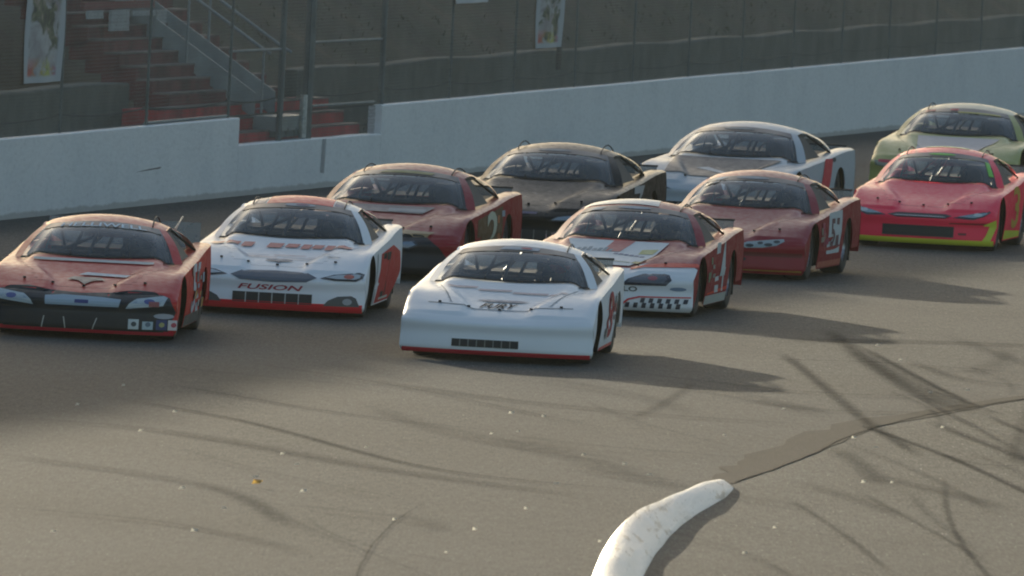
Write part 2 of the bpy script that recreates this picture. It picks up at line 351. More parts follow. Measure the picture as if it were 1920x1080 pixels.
AS = [-60 + 2.5 * i for i in range(23)] + [-2.5 + .6 * i for i in range(150)] + [88 + 3 * i for i in range(15)]
PS = [.205, .4, .8, 1.2, 1.6, 2, 2.4, 2.9, 3.5, 4.2, 5, 6, 7, 8, 9, 10, 11, 12, 13, 14, 16, 20, 30, 45, 70]
vs = [WP(a, p, hill_z(a, p)) for a in AS for p in PS]; k = len(PS)
fs = [(i * k + j, i * k + j + 1, (i + 1) * k + j + 1, (i + 1) * k + j) for i in range(len(AS) - 1) for j in range(k - 1)]
nf = len(vs); vs += [WP(AS[-1], PS[j], 0) for j in (0, k - 1)]
o = mesh('hill', vs, fs, None, hm, True); tag(o, kind='structure')
# dry grass tufts and scrub along the foot of the hill: one mass
gm_ = flat('dry_grass', (.13, .115, .06), .9, 0, .45, 2)
vs = []; fs = []
for i in range(6000):
    a = random.uniform(-6, 88); p = .35 + random.random() ** 1.6 * 5.5
    if STEP_A0 < a < STEP_A1: continue
    if mn.noise(Vector((a * .5, p * .8, 4))) < -.08: continue
    h = random.uniform(.03, .09) * (1.5 if p > 2 else .8); z = hill_z(a, p) - .02; q_ = WP(a, p, z); d = Vector((random.uniform(-1, 1), random.uniform(-1, 1), 0)) * .06
    w = Vector((random.uniform(.01, .025), random.uniform(-.02, .02), 0)); n = len(vs)
    vs += [q_ - w, q_ + w, q_ + d + Vector((0, 0, h))]; fs.append((n, n + 1, n + 2))
o = mesh('dry_grass', vs, fs, None, gm_); tag(o, 'sparse dry grass growing on the brown bank behind the wall', 'grass', None, 'stuff')
# the wood on the crest, above the picture, that shades the far half of the track
lm = flat('wood_leaves', (.05, .07, .025), .8, 0, .4, 1)
vs = []; fs = []
random.seed(3)
for i in range(26000):
    a = random.uniform(-95, 95); p = random.uniform(13.0, 16.5)
    top = 3.95 + p / 2.93 + .28 * mn.noise(Vector((a * .35, 0, 0))) + .12 * mn.noise(Vector((a * 1.7, 3, 0)))
    u = random.random(); z = 6.9 + (top - 6.9) * (1 - u ** 2.2 * .9) if i % 3 else 6.9 + (top - 6.9) * random.random()
    c_ = WP(a, p, z); s_ = random.uniform(.12, .30); n = len(vs)
    u_ = Vector((random.gauss(0, 1), random.gauss(0, 1), random.gauss(0, 1))).normalized(); v_ = u_.orthogonal().normalized()
    vs += [c_ + u_ * s_, c_ + v_ * s_, c_ - u_ * s_, c_ - v_ * s_]; fs.append((n, n + 1, n + 2, n + 3))
o = mesh('unseen_woodland', vs, fs, None, lm); tag(o, 'dense low wood along the crest of the bank', 'wood', None, 'stuff')

vs = []; fs = []  # added leaf mass out of view, keeps horizon glow off the car sides
for i in range(9000):
    f = random.random(); x = 30 + 260 * f; y = 420 - 330 * f ** 1.3; z = 16 * random.random() ** .8 * (1 + .2 * mn.noise(Vector((f * 30, 0, 2)))); c_ = Vector((x + random.uniform(-3, 3), y + random.uniform(-3, 3), z)); s_ = random.uniform(.8, 2.2); n = len(vs)
    u_ = Vector((random.gauss(0, 1), random.gauss(0, 1), random.gauss(0, 1))).normalized(); v_ = u_.orthogonal().normalized()
    vs += [c_ + u_ * s_, c_ + v_ * s_, c_ - u_ * s_, c_ - v_ * s_]; fs.append((n, n + 1, n + 2, n + 3))
o = mesh('unseen_woodland', vs, fs, None, lm); tag(o, 'added wood out of view to the right, blocking horizon glow in the car reflections', 'wood', None, 'stuff')

# low grey retaining walls at the foot of the hill
RW = flat('weathered_concrete', (.115, .12, .10), .85, 0, .22, 2.5)
for (a0, a1, lab) in ((-20, 12.4, 'low weathered concrete ledge left of the red steps, below the tall banner'), (23.2, 110, 'long low weathered concrete ledge right of the red steps behind the white wall')):
    vs = []; fs = []; n = int((a1 - a0) / 2) + 1
    for i in range(n + 1):
        a = a0 + (a1 - a0) * i / n; zt = wall_top(a) + .42 + .02 * sin(a * .8)
        for p, z in ((1.45, .4), (1.45, zt - .02), (1.47, zt), (1.72, zt), (1.72, .4)): vs.append(WP(a, p, z))
    for i in range(n):
        for j in range(4): fs.append((i * 5 + j, (i + 1) * 5 + j, (i + 1) * 5 + j + 1, i * 5 + j + 1))
    fs.append((0, 1, 2, 3, 4)); fs.append(tuple(n * 5 + j for j in range(5))[::-1])
    tag(mesh('concrete_ledge', vs, fs, None, RW), lab, 'ledge', 'concrete ledges behind the fence')

# ---------------------------------------------------------------- the dusty evening air
hz, t, b = new_mat('haze_air'); t.nodes.remove(b)
pv = t.nodes.new('ShaderNodeVolumePrincipled'); pv.inputs['Color'].default_value = (.80, .90, .86, 1); pv.inputs['Density'].default_value = .00007; pv.inputs['Anisotropy'].default_value = .2
t.links.new(pv.outputs[0], t.nodes['Material Output'].inputs['Volume'])
o = MB().box((0, 600, 12), (1900, 1900, 26)).build('haze', hz); tag(o, 'thin dusty haze hanging over the track', 'haze', None, 'stuff')

# ---------------------------------------------------------------- red steps
def aps(vs): return [WROT @ Vector(v) for v in vs]
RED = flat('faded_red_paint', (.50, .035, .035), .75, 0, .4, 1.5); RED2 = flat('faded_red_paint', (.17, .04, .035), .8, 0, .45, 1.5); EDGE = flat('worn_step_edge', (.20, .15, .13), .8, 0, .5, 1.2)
st = empty('terrace_steps', WP(17.6, .25, .55)); tag(st, 'broad flight of red painted steps with pale edges rising behind the wall gap', 'steps')
org = WP(17.6, .25, .55)
rise, run = .172, .235
for i in range(15):
    a0, a1 = (A_L - .25, A_R - .3) if i < 3 else (A_L - .2, A_R - 2.3 - .1 * (i % 3))
    if i == 1: a0 = A_L - 1.6
    if i == 2: a0 = A_L - 1.9
    z0 = .55 + .12 + rise * i; p0 = .26 + run * i
    d = MB(); d.box((0, 0, 0), (a1 - a0, run + .25, rise - .022 + .12))
    d.v = [WROT @ Vector((v[0] + (a0 + a1) / 2, v[1] + p0 + run / 2 + .125, v[2] + z0 + rise / 2 - .06 - .011)) + W0 - org for v in d.v]
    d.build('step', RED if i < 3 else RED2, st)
    e = MB().box((0, 0, 0), (a1 - a0 - .02, run + .01, .022)); e.v = [WROT @ Vector((v[0] + (a0 + a1) / 2, v[1] + p0 + run / 2 - .006, v[2] + z0 + rise - .009)) + W0 - org for v in e.v]
    e.build('step_edge', EDGE, st)

# ---------------------------------------------------------------- steel stair that crosses the fence
GALV = flat('galvanised_steel', (.34, .37, .37), .5, .35, .15, 3)
GRYP = flat('grey_post_paint', (.15, .16, .15), .6, .2, .15, 3)
sb = WP(16.3, .45, 0); sr = empty('steel_stair', sb); tag(sr, 'galvanised steel stair with double handrails climbing left over the red steps', 'stair')
def SP(a, p, z): return WROT @ Vector((a, p, z))         # local, relative to the stair foot
sl_ = .66
for aa in (0, 1.3):
    MB().quad(SP(aa, .1, .98), SP(aa, 3.2, .98 + 3.1 * sl_), SP(aa, 3.2, 1.34 + 3.1 * sl_), SP(aa, .1, 1.34)).quad(SP(aa + .05, .1, .98), SP(aa + .05, .1, 1.34), SP(aa + .05, 3.2, 1.34 + 3.1 * sl_), SP(aa + .05, 3.2, .98 + 3.1 * sl_)) \
        .quad(SP(aa, .1, 1.34), SP(aa, 3.2, 1.34 + 3.1 * sl_), SP(aa + .05, 3.2, 1.34 + 3.1 * sl_), SP(aa + .05, .1, 1.34)).build('stringer', GALV, sr)
for i in range(11):
    p_ = .2 + .27 * i; MB().quad(SP(.05, p_, 1.1 + .27 * sl_ * i), SP(1.3, p_, 1.1 + .27 * sl_ * i), SP(1.3, p_ + .25, 1.11 + .27 * sl_ * i), SP(.05, p_ + .25, 1.11 + .27 * sl_ * i)).build('tread', GALV, sr)
for aa in (0, 1.35):
    MB().tube([SP(aa, -.1, 1.90), SP(aa, .05, 1.98), SP(aa, 3.2, 1.98 + 3.15 * sl_)], .024).build('handrail', GALV, sr)
    for p_ in (0.0, 1.1, 2.2): MB().tube([SP(aa, p_, 1.0 + max(0, p_ - .1) * sl_), SP(aa, p_, 1.95 + max(0, p_ - .05) * sl_)], .022).build('baluster', GALV, sr)
MB().box((0, 0, 0), (1, 1, 1)).build('landing', GALV, sr).data.transform(Matrix.Translation(SP(.65, -.12, .93)) @ WROT.to_4x4() @ Matrix.Diagonal((1.9, .38, .20, 1)))
MB().box((0, 0, 0), (1, 1, 1)).build('foot_frame', GRYP, sr).data.transform(Matrix.Translation(SP(.65, -.12, .78)) @ WROT.to_4x4() @ Matrix.Diagonal((1.85, .34, .08, 1)))
for aa in (-.1, .35, .9, 1.4):
    MB().tube([SP(aa, -.3, .76), SP(aa, -.3, .86)], .03, 4).build('foot_post', GRYP, sr)

# ---------------------------------------------------------------- catch fence on the wall
WIRE = flat('fence_wire', (.22, .22, .19), .6, .1, .15, 1)
fe = empty('catch_fence', WP(0, .1, 1.0)); fo = WP(0, .1, 1.0)
tag(fe, 'tall chain link catch fence on steel posts along the top of the track wall', 'fence')
vs = []; fs = []
H0, H1 = .06, 3.1; pitch_ = .085
def strand(p0, p1, r=.0026):
    n = len(vs); d = (p1 - p0).normalized(); a_ = d.cross(WN).normalized() * r; b_ = WN * r
    for p_ in (p0, p1): vs.extend([p_ + a_ * 1.0, p_ - a_ * .5 + b_ * .87, p_ - a_ * .5 - b_ * .87])
    for j in range(3): fs.append((n + j, n + (j + 1) % 3, n + 3 + (j + 1) % 3, n + 3 + j))
a = -5.0
while a < 84:
    for sgn in (1, -1):
        base = WP(a, .1, 0) - fo; ht = H1 - H0
        z0 = wall_top(a) + H0 - 1.0; x1 = sgn * ht * .9
        strand(base + Vector((0, 0, z0)), base + WD * x1 + Vector((0, 0, z0 + ht)))
    a += pitch_
mesh('wire_mesh', vs, fs, fe, WIRE)
post_a = [-3.6, 1.2 - 4.0 + .2 + 5.2, 7.6, 12.6, 15.9, 17.7, 22.7, 27.6, 32.4, 37.2, 42.0, 46.8, 51.6, 56.4, 61.2, 66, 71, 76, 81]
for a in post_a:
    r = .042 if a in (15.9, 22.7) else (.075 if a == 17.7 else .02)
    if a in (42.0,): MB().tube([WP(a, 1.3, 1.3) - fo, WP(a, 1.3, 2.05) - fo], .045, 8).build('stub_post', flat('rusty_post', (.05, .04, .035), .8), fe)
    MB().tube([WP(a, .1, (wall_top(a) - .01) if not A_L < a < A_R else .69) - fo, WP(a, .1, 4.3) - fo], r, 8).build('post', GRYP, fe)
def cable(z, sag, name='cable', r=.011, dark=True):
    for a0, a1 in zip(post_a, post_a[1:]):
        pts = [WP(a0 + (a1 - a0) * i / 8, .14, wall_top(a0) + z - sag * 4 * (i / 8) * (1 - i / 8)) - fo for i in range(9)]
        MB().tube(pts, r, 5, False).build(name, WCAB, fe)
WCAB = flat('dark_cable', (.03, .03, .028), .7)
cable(.24, .05); cable(.015, .0, 'tension_cable', .012); 
for a0, a1, z in ((12.6, 15.9, 1.98), (17.7, 22.7, 2.05), (7.6, 12.6, .10), (17.7, 22.3, 1.15)):
    MB().tube([WP(a0, .12, z if z > 1 else wall_top(a0) + .03) - fo, WP(a1, .12, z if z > 1 else wall_top(a1) + .03) - fo], .02, 6).build('rail', GALV, fe)
MB().tube([WP(17.45, .1, .72) - fo, WP(17.45, .1, 1.32) - fo], .055, 8).build('gate_post', flat('white_post', (.42, .42, .38), .7), fe)

# banners tied to the fence (abstract artwork)
def banner(a0, a1, z0, z1, lab, mat):
    n = 10; vs = []; fs = []
    for j in range(n + 1):
        for i in range(n + 1):
            u, v = i / n, j / n; vs.append(WP(a0 + (a1 - a0) * u, .04 + .02 * sin(u * 9 + v * 4), z0 + (z1 - z0) * v + .0033 * (a1 - a0) * u))
    for k_ in range(2):
        off = len(vs)
        if k_: vs += [v + WN * .006 for v in vs[:]]
        for j in range(n):
            for i in range(n):
                q_ = [j * (n + 1) + i, j * (n + 1) + i + 1, (j + 1) * (n + 1) + i + 1, (j + 1) * (n + 1) + i]
                fs.append(tuple(x + (off if k_ else 0) for x in (q_[::-1] if k_ else q_)))
    o = mesh('banner', vs, fs, None, mat, True); tag(o, lab, 'banner', 'banners tied to the catch fence')
    L = o.data.uv_layers.new(name='uv')
    for poly in o.data.polygons:
        for li in poly.loop_indices:
            vi = o.data.loops[li].vertex_index % ((n + 1) ** 2); L.data[li].uv = ((vi % (n + 1)) / n, (vi // (n + 1)) / n)
    return o
def banner_mat(art=True, sc=1):
    m, t, b = new_mat('banner_print'); b.inputs['Roughness'].default_value = .7
    if not art: b.inputs['Base Color'].default_value = (.5, .53, .53, 1); return m
    uv = t.nodes.new('ShaderNodeUVMap'); sp = t.nodes.new('ShaderNodeSeparateXYZ'); t.links.new(uv.outputs[0], sp.inputs[0])
    def nz(scale, off, vec=(1, 1.6, 1)):
        mp = t.nodes.new('ShaderNodeMapping'); mp.inputs['Scale'].default_value = vec; mp.inputs['Location'].default_value = (off, off * .7, 0)
        t.links.new(uv.outputs[0], mp.inputs[0]); n = t.nodes.new('ShaderNodeTexNoise'); n.inputs['Scale'].default_value = scale; n.inputs['Detail'].default_value = 5; n.inputs['Distortion'].default_value = .8
        t.links.new(mp.outputs[0], n.inputs['Vector']); return n.outputs[0]
    base = (.40, .43, .44, 1)
    pale = ramp(t, nz(3.2, sc), [(.35, (.28, .26, .26)), (.55, (.40, .41, .41)), (.7, (.28, .25, .22))])
    blob = ramp(t, nz(2.6, 3 + sc), [(.47, g(0)), (.54, g(1))]); dk = ramp(t, nz(6, 8 + sc), [(.35, (.05, .06, .05)), (.55, (.14, .15, .09)), (.7, (.30, .26, .22))])
    c = mixc(t, blob.outputs[0], pale.outputs[0], dk.outputs[0])
    low = ramp(t, sp.outputs[1], [(.10, g(1)), (.24, g(0))]); lc = ramp(t, sp.outputs[0], [(.2, (.45, .13, .10)), (.45, (.40, .36, .08)), (.62, (.38, .42, .10)), (.85, (.33, .12, .2))])
    l2 = ramp(t, nz(7, 5), [(.42, g(0)), (.55, g(1))]); lf = mixc(t, 1, low.outputs[0], l2.outputs[0], 'MULTIPLY'); c = mixc(t, lf, c, lc.outputs[0])
    ex = ramp(t, sp.outputs[0], [(0, g(1)), (.09, g(1)), (.13, g(0)), (.84, g(0)), (.9, g(1))]); ey = ramp(t, sp.outputs[1], [(0, g(1)), (.045, g(1)), (.07, g(0))])
    c = mixc(t, ex.outputs[0], c, base); c = mixc(t, ey.outputs[0], c, base); t.links.new(c, b.inputs['Base Color']); return m
banner(.25, 2.3, 1.71, 3.2, 'tall white banner with dark blotched artwork hanging at the left end of the fence', banner_mat(True, 0))
banner(33.7, 35.75, 1.79, 3.1, 'narrow white banner with dark green and red artwork hanging mid fence, right of the steps', banner_mat(True, 2.3))
banner(27.5, 29.9, 2.52, 3.6, 'plain pale sheet on the fence with only its lower edge in the picture', banner_mat(False))
# white seats / signs on the terraces at upper left
WP_M = flat('white_board', (.42, .44, .43), .7); RB = flat('red_board', (.24, .06, .055), .8)
sg = empty('terrace_stand', WP(8.6, 2.4, .9)); tag(sg, 'red boarded stand with white panels and legs at upper left behind the fence', 'stand')
so0 = WP(8.6, 2.4, .9)
def bx(name, a0, a1, p0, p1, z0, z1, m):
    d = MB().box((0, 0, 0), (a1 - a0, p1 - p0, z1 - z0)); d.v = [WROT @ Vector((v[0] + (a0 + a1) / 2, v[1] + (p0 + p1) / 2, v[2] + (z0 + z1) / 2)) + W0 - so0 for v in d.v]; d.build(name, m, sg)
bx('panel', 13.7, 17.1, 2.05, 2.09, 2.57, 2.95, WP_M); bx('board', 12.1, 16.4, 2.06, 2.12, 2.45, 2.55, RB); bx('leg', 12.1, 13.0, 2.0, 2.04, 2.33, 2.44, WP_M); bx('leg', 13.5, 14.6, 2.0, 2.04, 2.15, 2.44, WP_M)
bx('leg', 16.3, 16.9, 2.0, 2.04, 2.22, 2.42, WP_M); bx('panel', 14.8, 16.2, 2.0, 2.04, 2.35, 2.42, WP_M)

# ================================================================ the stock cars
# local frame while building: x to the car's left (picture right), y back from the nose tip, z up; shifted by YC when linked
YC = 2.35
#        y     zc    ze    w     bow
STN_ = [(.050, .085, .085, .965, .20), (.006, .125, .125, .985, .21), (.008, .20, .20, .985, .22), (.024, .30, .30, .980, .225), (.014, .388, .402, .978, .22),
        (.070, .425, .458, .975, .21), (.17, .470, .500, .975, .18), (.32, .513, .545, .975, .14), (.60, .578, .622, .975, .07), (.95, .645, .693, .975, .02),
        (1.30, .735, .724, .975, 0), (1.55, .80, .735, .972, 0), (1.85, .82, .755, .97, 0), (2.3, .83, .78, .968, 0), (2.9, .825, .815, .965, 0), (3.4, .82, .855, .96, 0),
        (3.9, .815, .885, .955, 0), (4.4, .82, .900, .94, 0), (4.72, .825, .895, .92, 0), (4.80, .81, .86, .91, 0), (4.82, .70, .69, .92, 0), (4.82, .45, .45, .92, 0), (4.78, .24, .24, .915, 0)]
def cr(p0, p1, p2, p3, t): return .5 * (2 * p1 + (p2 - p0) * t + (2 * p0 - 5 * p1 + 4 * p2 - p3) * t * t + (3 * p1 - 3 * p2 + p3 - p0) * t ** 3)
def stn(t):
    t = max(0, min(len(STN_) - 1.0001, t)); i = int(t); f = t - i
    q = [STN_[max(0, min(len(STN_) - 1, i + k))] for k in (-1, 0, 1, 2)]
    return [cr(*(q[k][j] for k in range(4)), f) for j in range(5)]
G = dict(bow=1.0)
def sm(a, b, x): x = max(0, min(1, (x - a) / (b - a))); return x * x * (3 - 2 * x)
def surf(x, t):
    """point of the upper skin at lateral x, station t"""
    y, zc, ze, w, bow = stn(t); u = max(-1.0, min(1.0, x / w)); au = abs(u)
    cre = .40 + .34 * sm(7, 11, t) if t < 13 else .80            # hood crease closes in towards the nose
    s_ = sm(cre - .14, cre + .03, au)
    z = zc + (ze - zc) * (s_ if t > 6 else au ** 1.6 if t > 3.5 else au)
    if 6 < t < 13:
        k = sm(6, 8, t) * (1 - sm(11.5, 13, t)); z += k * .016 * math.exp(-((au - cre + .05) / .05) ** 2)   # raised fold beside the hood
        z -= k * .004 * math.exp(-((au - .83) / .10) ** 2)
    if t > 5: z -= .024 * max(0, (au - .94) / .06) ** 2 * min(1, (t - 5)) * (1 if t < 19 else 0)
    if t > 4.6 and t < 9: z -= .022 * max(0, (au - .80) / .2) ** 2 * (1 - sm(7, 9, t))
    return Vector((u * w, y + bow * G['bow'] * au ** 3.2, z))
def t_of_y(x, y):
    lo, hi = 6.0, 18.0
    for _ in range(26):
        m = (lo + hi) / 2
        if surf(x, m).y < y: lo = m
        else: hi = m
    return lo
def t_of_z(x, z):
    lo, hi = 0.0, 8.0
    for _ in range(26):
        m = (lo + hi) / 2
        if surf(x, m).z < z: lo = m
        else: hi = m
    return lo
def nrm(f, a, b, e=.01):
    du = f(a + e, b) - f(a - e, b); dv = f(a, b + e) - f(a, b - e); n = du.cross(dv)
    return n.normalized() if n.length > 1e-9 else Vector((0, -1, 0))
def top_pt(x, y): return surf(x, t_of_y(x, y))
def top_map(off=.004):
    def f(x, y):
        t = t_of_y(x, y); n = nrm(surf, x, t); n = n if n.z > 0 else -n; return surf(x, t) + n * off
    return f
def nose_map(off=.004):
    def f(x, z):
        t = t_of_z(x, z); n = nrm(surf, x, t); n = n if n.y < 0 else -n; return surf(x, t) + n * off
    return f
AX = (.98, 3.65); RA = .375; SILL = .115
def edge_t(y):      # station whose side edge is at y
    lo, hi = 5.0, 19.0
    for _ in range(24):
        m = (lo + hi) / 2
        if surf(.98, m).y < y: lo = m
        else: hi = m
    return lo
def y_front(z):
    t = t_of_z(.97, min(z, .56)); return surf(.98, t).y
def side_pt(y, z, s=1, off=0.0):
    t = edge_t(y); e = surf(.98, t); zt = e.z; f = max(0, min(1, (z - SILL) / max(.01, zt - SILL)))
    x = e.x - .035 * (1 - f) ** 2 + .014 * sin(pi * f) ; x -= .010 * math.exp(-((f - .45) / .05) ** 2) * (1 if 1.4 < y < 3.2 else 0)
    return Vector((s * (x + off), max(y, y_front(z)) if y < .6 else y, z))
def side_map(s=1, off=.004):
    def f(y, z): return side_pt(y, z, s, off)
    return f
# ---- greenhouse
def B(u): x = .80 * u; y = 1.52 + .27 * u * u; return Vector((x, y, top_pt(x, y).z + .008))
def T(u): return Vector((.578 * u, 2.30 + .10 * u * u, 1.160 - .062 * u * u))
def ws(u, v): p = B(u).lerp(T(u), v); p.z += .035 * sin(pi * v) * (1 - .2 * u * u); p.y -= .02 * sin(pi * v); return p
def roof(u, v):
    x = .630 * u; yf = 2.30 + .10 * (x / .578) ** 2; z0 = 1.160 - .062 * (x / .578) ** 2
    y = yf + (3.36 - yf) * v; gg = .062 * sin(pi / 2 * min(v / .45, 1)) if v < .45 else .062 - .050 * sm(0, 1, (v - .45) / .55)
    return Vector((x, y, z0 + gg * (1 - .38 * u * u) - .018 * max(0, (abs(u) - .85) / .15) ** 2))
def bil(a, b, c, d, bulge=0.0, n=None):      # a b bottom, d c top
    def f(u, v):
        p = a.lerp(b, u).lerp(d.lerp(c, u), v)
        if bulge: p = p + n * bulge * sin(pi * v) * .5
        return p
    return f
def grid(f, nu, nv, u0=0, u1=1, v0=0, v1=1, flip=False):
    vs = [f(u0 + (u1 - u0) * i / nu, v0 + (v1 - v0) * j / nv) for j in range(nv + 1) for i in range(nu + 1)]
    fs = [(j * (nu + 1) + i, j * (nu + 1) + i + 1, (j + 1) * (nu + 1) + i + 1, (j + 1) * (nu + 1) + i) for j in range(nv) for i in range(nu)]
    if flip: fs = [q[::-1] for q in fs]
    return vs, fs
def thick(vs, fs, n=.012):
    return vs, fs
def L(vs): return [(v[0], v[1] - YC, v[2]) for v in vs]
def part(name, vf, m, parent, smooth=True): return mesh(name, L(vf[0]), vf[1], parent, m, smooth)
def join(*vfs):
    V, F = [], []
    for v, f in vfs:
        n = len(V); V += list(v); F += [tuple(i + n for i in q) for q in f]
    return V, F
# decals ---------------------------------------------------------
def poly_map(poly, f, step=.06):
    bm = bmesh.new(); vs = [bm.verts.new((p[0], p[1], 0)) for p in poly]; bm.faces.new(vs)
    xs = [p[0] for p in poly]; ys = [p[1] for p in poly]
    x = min(xs) + step
    while x < max(xs):
        gmt = bm.verts[:] + bm.edges[:] + bm.faces[:]; bmesh.ops.bisect_plane(bm, geom=gmt, plane_co=(x, 0, 0), plane_no=(1, 0, 0)); x += step
    y = min(ys) + step
    while y < max(ys):
        gmt = bm.verts[:] + bm.edges[:] + bm.faces[:]; bmesh.ops.bisect_plane(bm, geom=gmt, plane_co=(0, y, 0), plane_no=(0, 1, 0)); y += step
    bm.verts.index_update(); V = [f(v.co.x, v.co.y) for v in bm.verts]; F = [tuple(v.index for v in fc.verts) for fc in bm.faces]; bm.free(); return V, F
_tx = {}
def text_vf(word):
    if word in _tx: return _tx[word]
    cu = bpy.data.curves.new('lettering', 'FONT'); cu.body = word; cu.size = 1; cu.resolution_u = 3; cu.offset = .018
    ob = bpy.data.objects.new('lettering_source', cu); COL.objects.link(ob); bpy.context.view_layer.update()
    me = ob.evaluated_get(bpy.context.evaluated_depsgraph_get()).to_mesh()
    V = [(v.co.x, v.co.y) for v in me.vertices]; F = [tuple(p.vertices) for p in me.polygons]
    ob.to_mesh_clear(); bpy.data.objects.remove(ob); bpy.data.curves.remove(cu)
    x0 = min(v[0] for v in V); x1 = max(v[0] for v in V); y0 = min(v[1] for v in V); y1 = max(v[1] for v in V)
    V = [((x - x0) / (x1 - x0), (y - y0) / (y1 - y0)) for x, y in V]; _tx[word] = (V, F); return V, F
def text_map(word, f, a0, a1, b0, b1, shear=0, mirror=False):
    V, F = text_vf(word); return [f(a0 + (a1 - a0) * (u + shear * (v - .5)), b0 + (b1 - b0) * v) for u, v in V], F
def rect(a0, b0, a1, b1, sh=0): return [(a0, b0), (a1, b0), (a1 + sh, b1), (a0 + sh, b1)]
def ell(cx, cy, rx, ry, n=18): return [(cx + rx * cos(2 * pi * i / n), cy + ry * sin(2 * pi * i / n)) for i in range(n)]
def mir(p): return [(-x, y) for x, y in p][::-1]

# shared pieces ---------------------------------------------------
def wheel(root, x, y, s):
    vs = []; fs = []; K = 28
    prof = [(.19, -.13), (.30, -.14), (.33, -.125), (.340, -.09), (.340, .09), (.33, .125), (.30, .14), (.19, .13)]
    for i in range(K):
        a_ = 2 * pi * i / K
        for r_, w in prof: vs.append((w, r_ * cos(a_), r_ * sin(a_)))
    n = len(prof)
    for i in range(K):
        for j in range(n - 1): fs.append((i * n + j, ((i + 1) % K) * n + j, ((i + 1) % K) * n + j + 1, i * n + j + 1))
    t_ = mesh('tyre', vs, fs, None, RUBBER, True)
    w_ = empty('wheel'); w_.parent = root; w_.location = (x, y - YC, .34); t_.parent = w_
    vs = []; fs = []; prof = [(.19, .125), (.185, .06), (.12, .05), (.07, .07), (.0, .07)]
    n = len(prof)
    for i in range(K):
        a_ = 2 * pi * i / K
        for r_, w in prof: vs.append((s * w, r_ * cos(a_), r_ * sin(a_)))
    for i in range(K):
        for j in range(n - 1): fs.append((i * n + j, i * n + j + 1, ((i + 1) % K) * n + j + 1, ((i + 1) % K) * n + j))
    mesh('rim', vs, fs, w_, RIMM, True)
    return w_

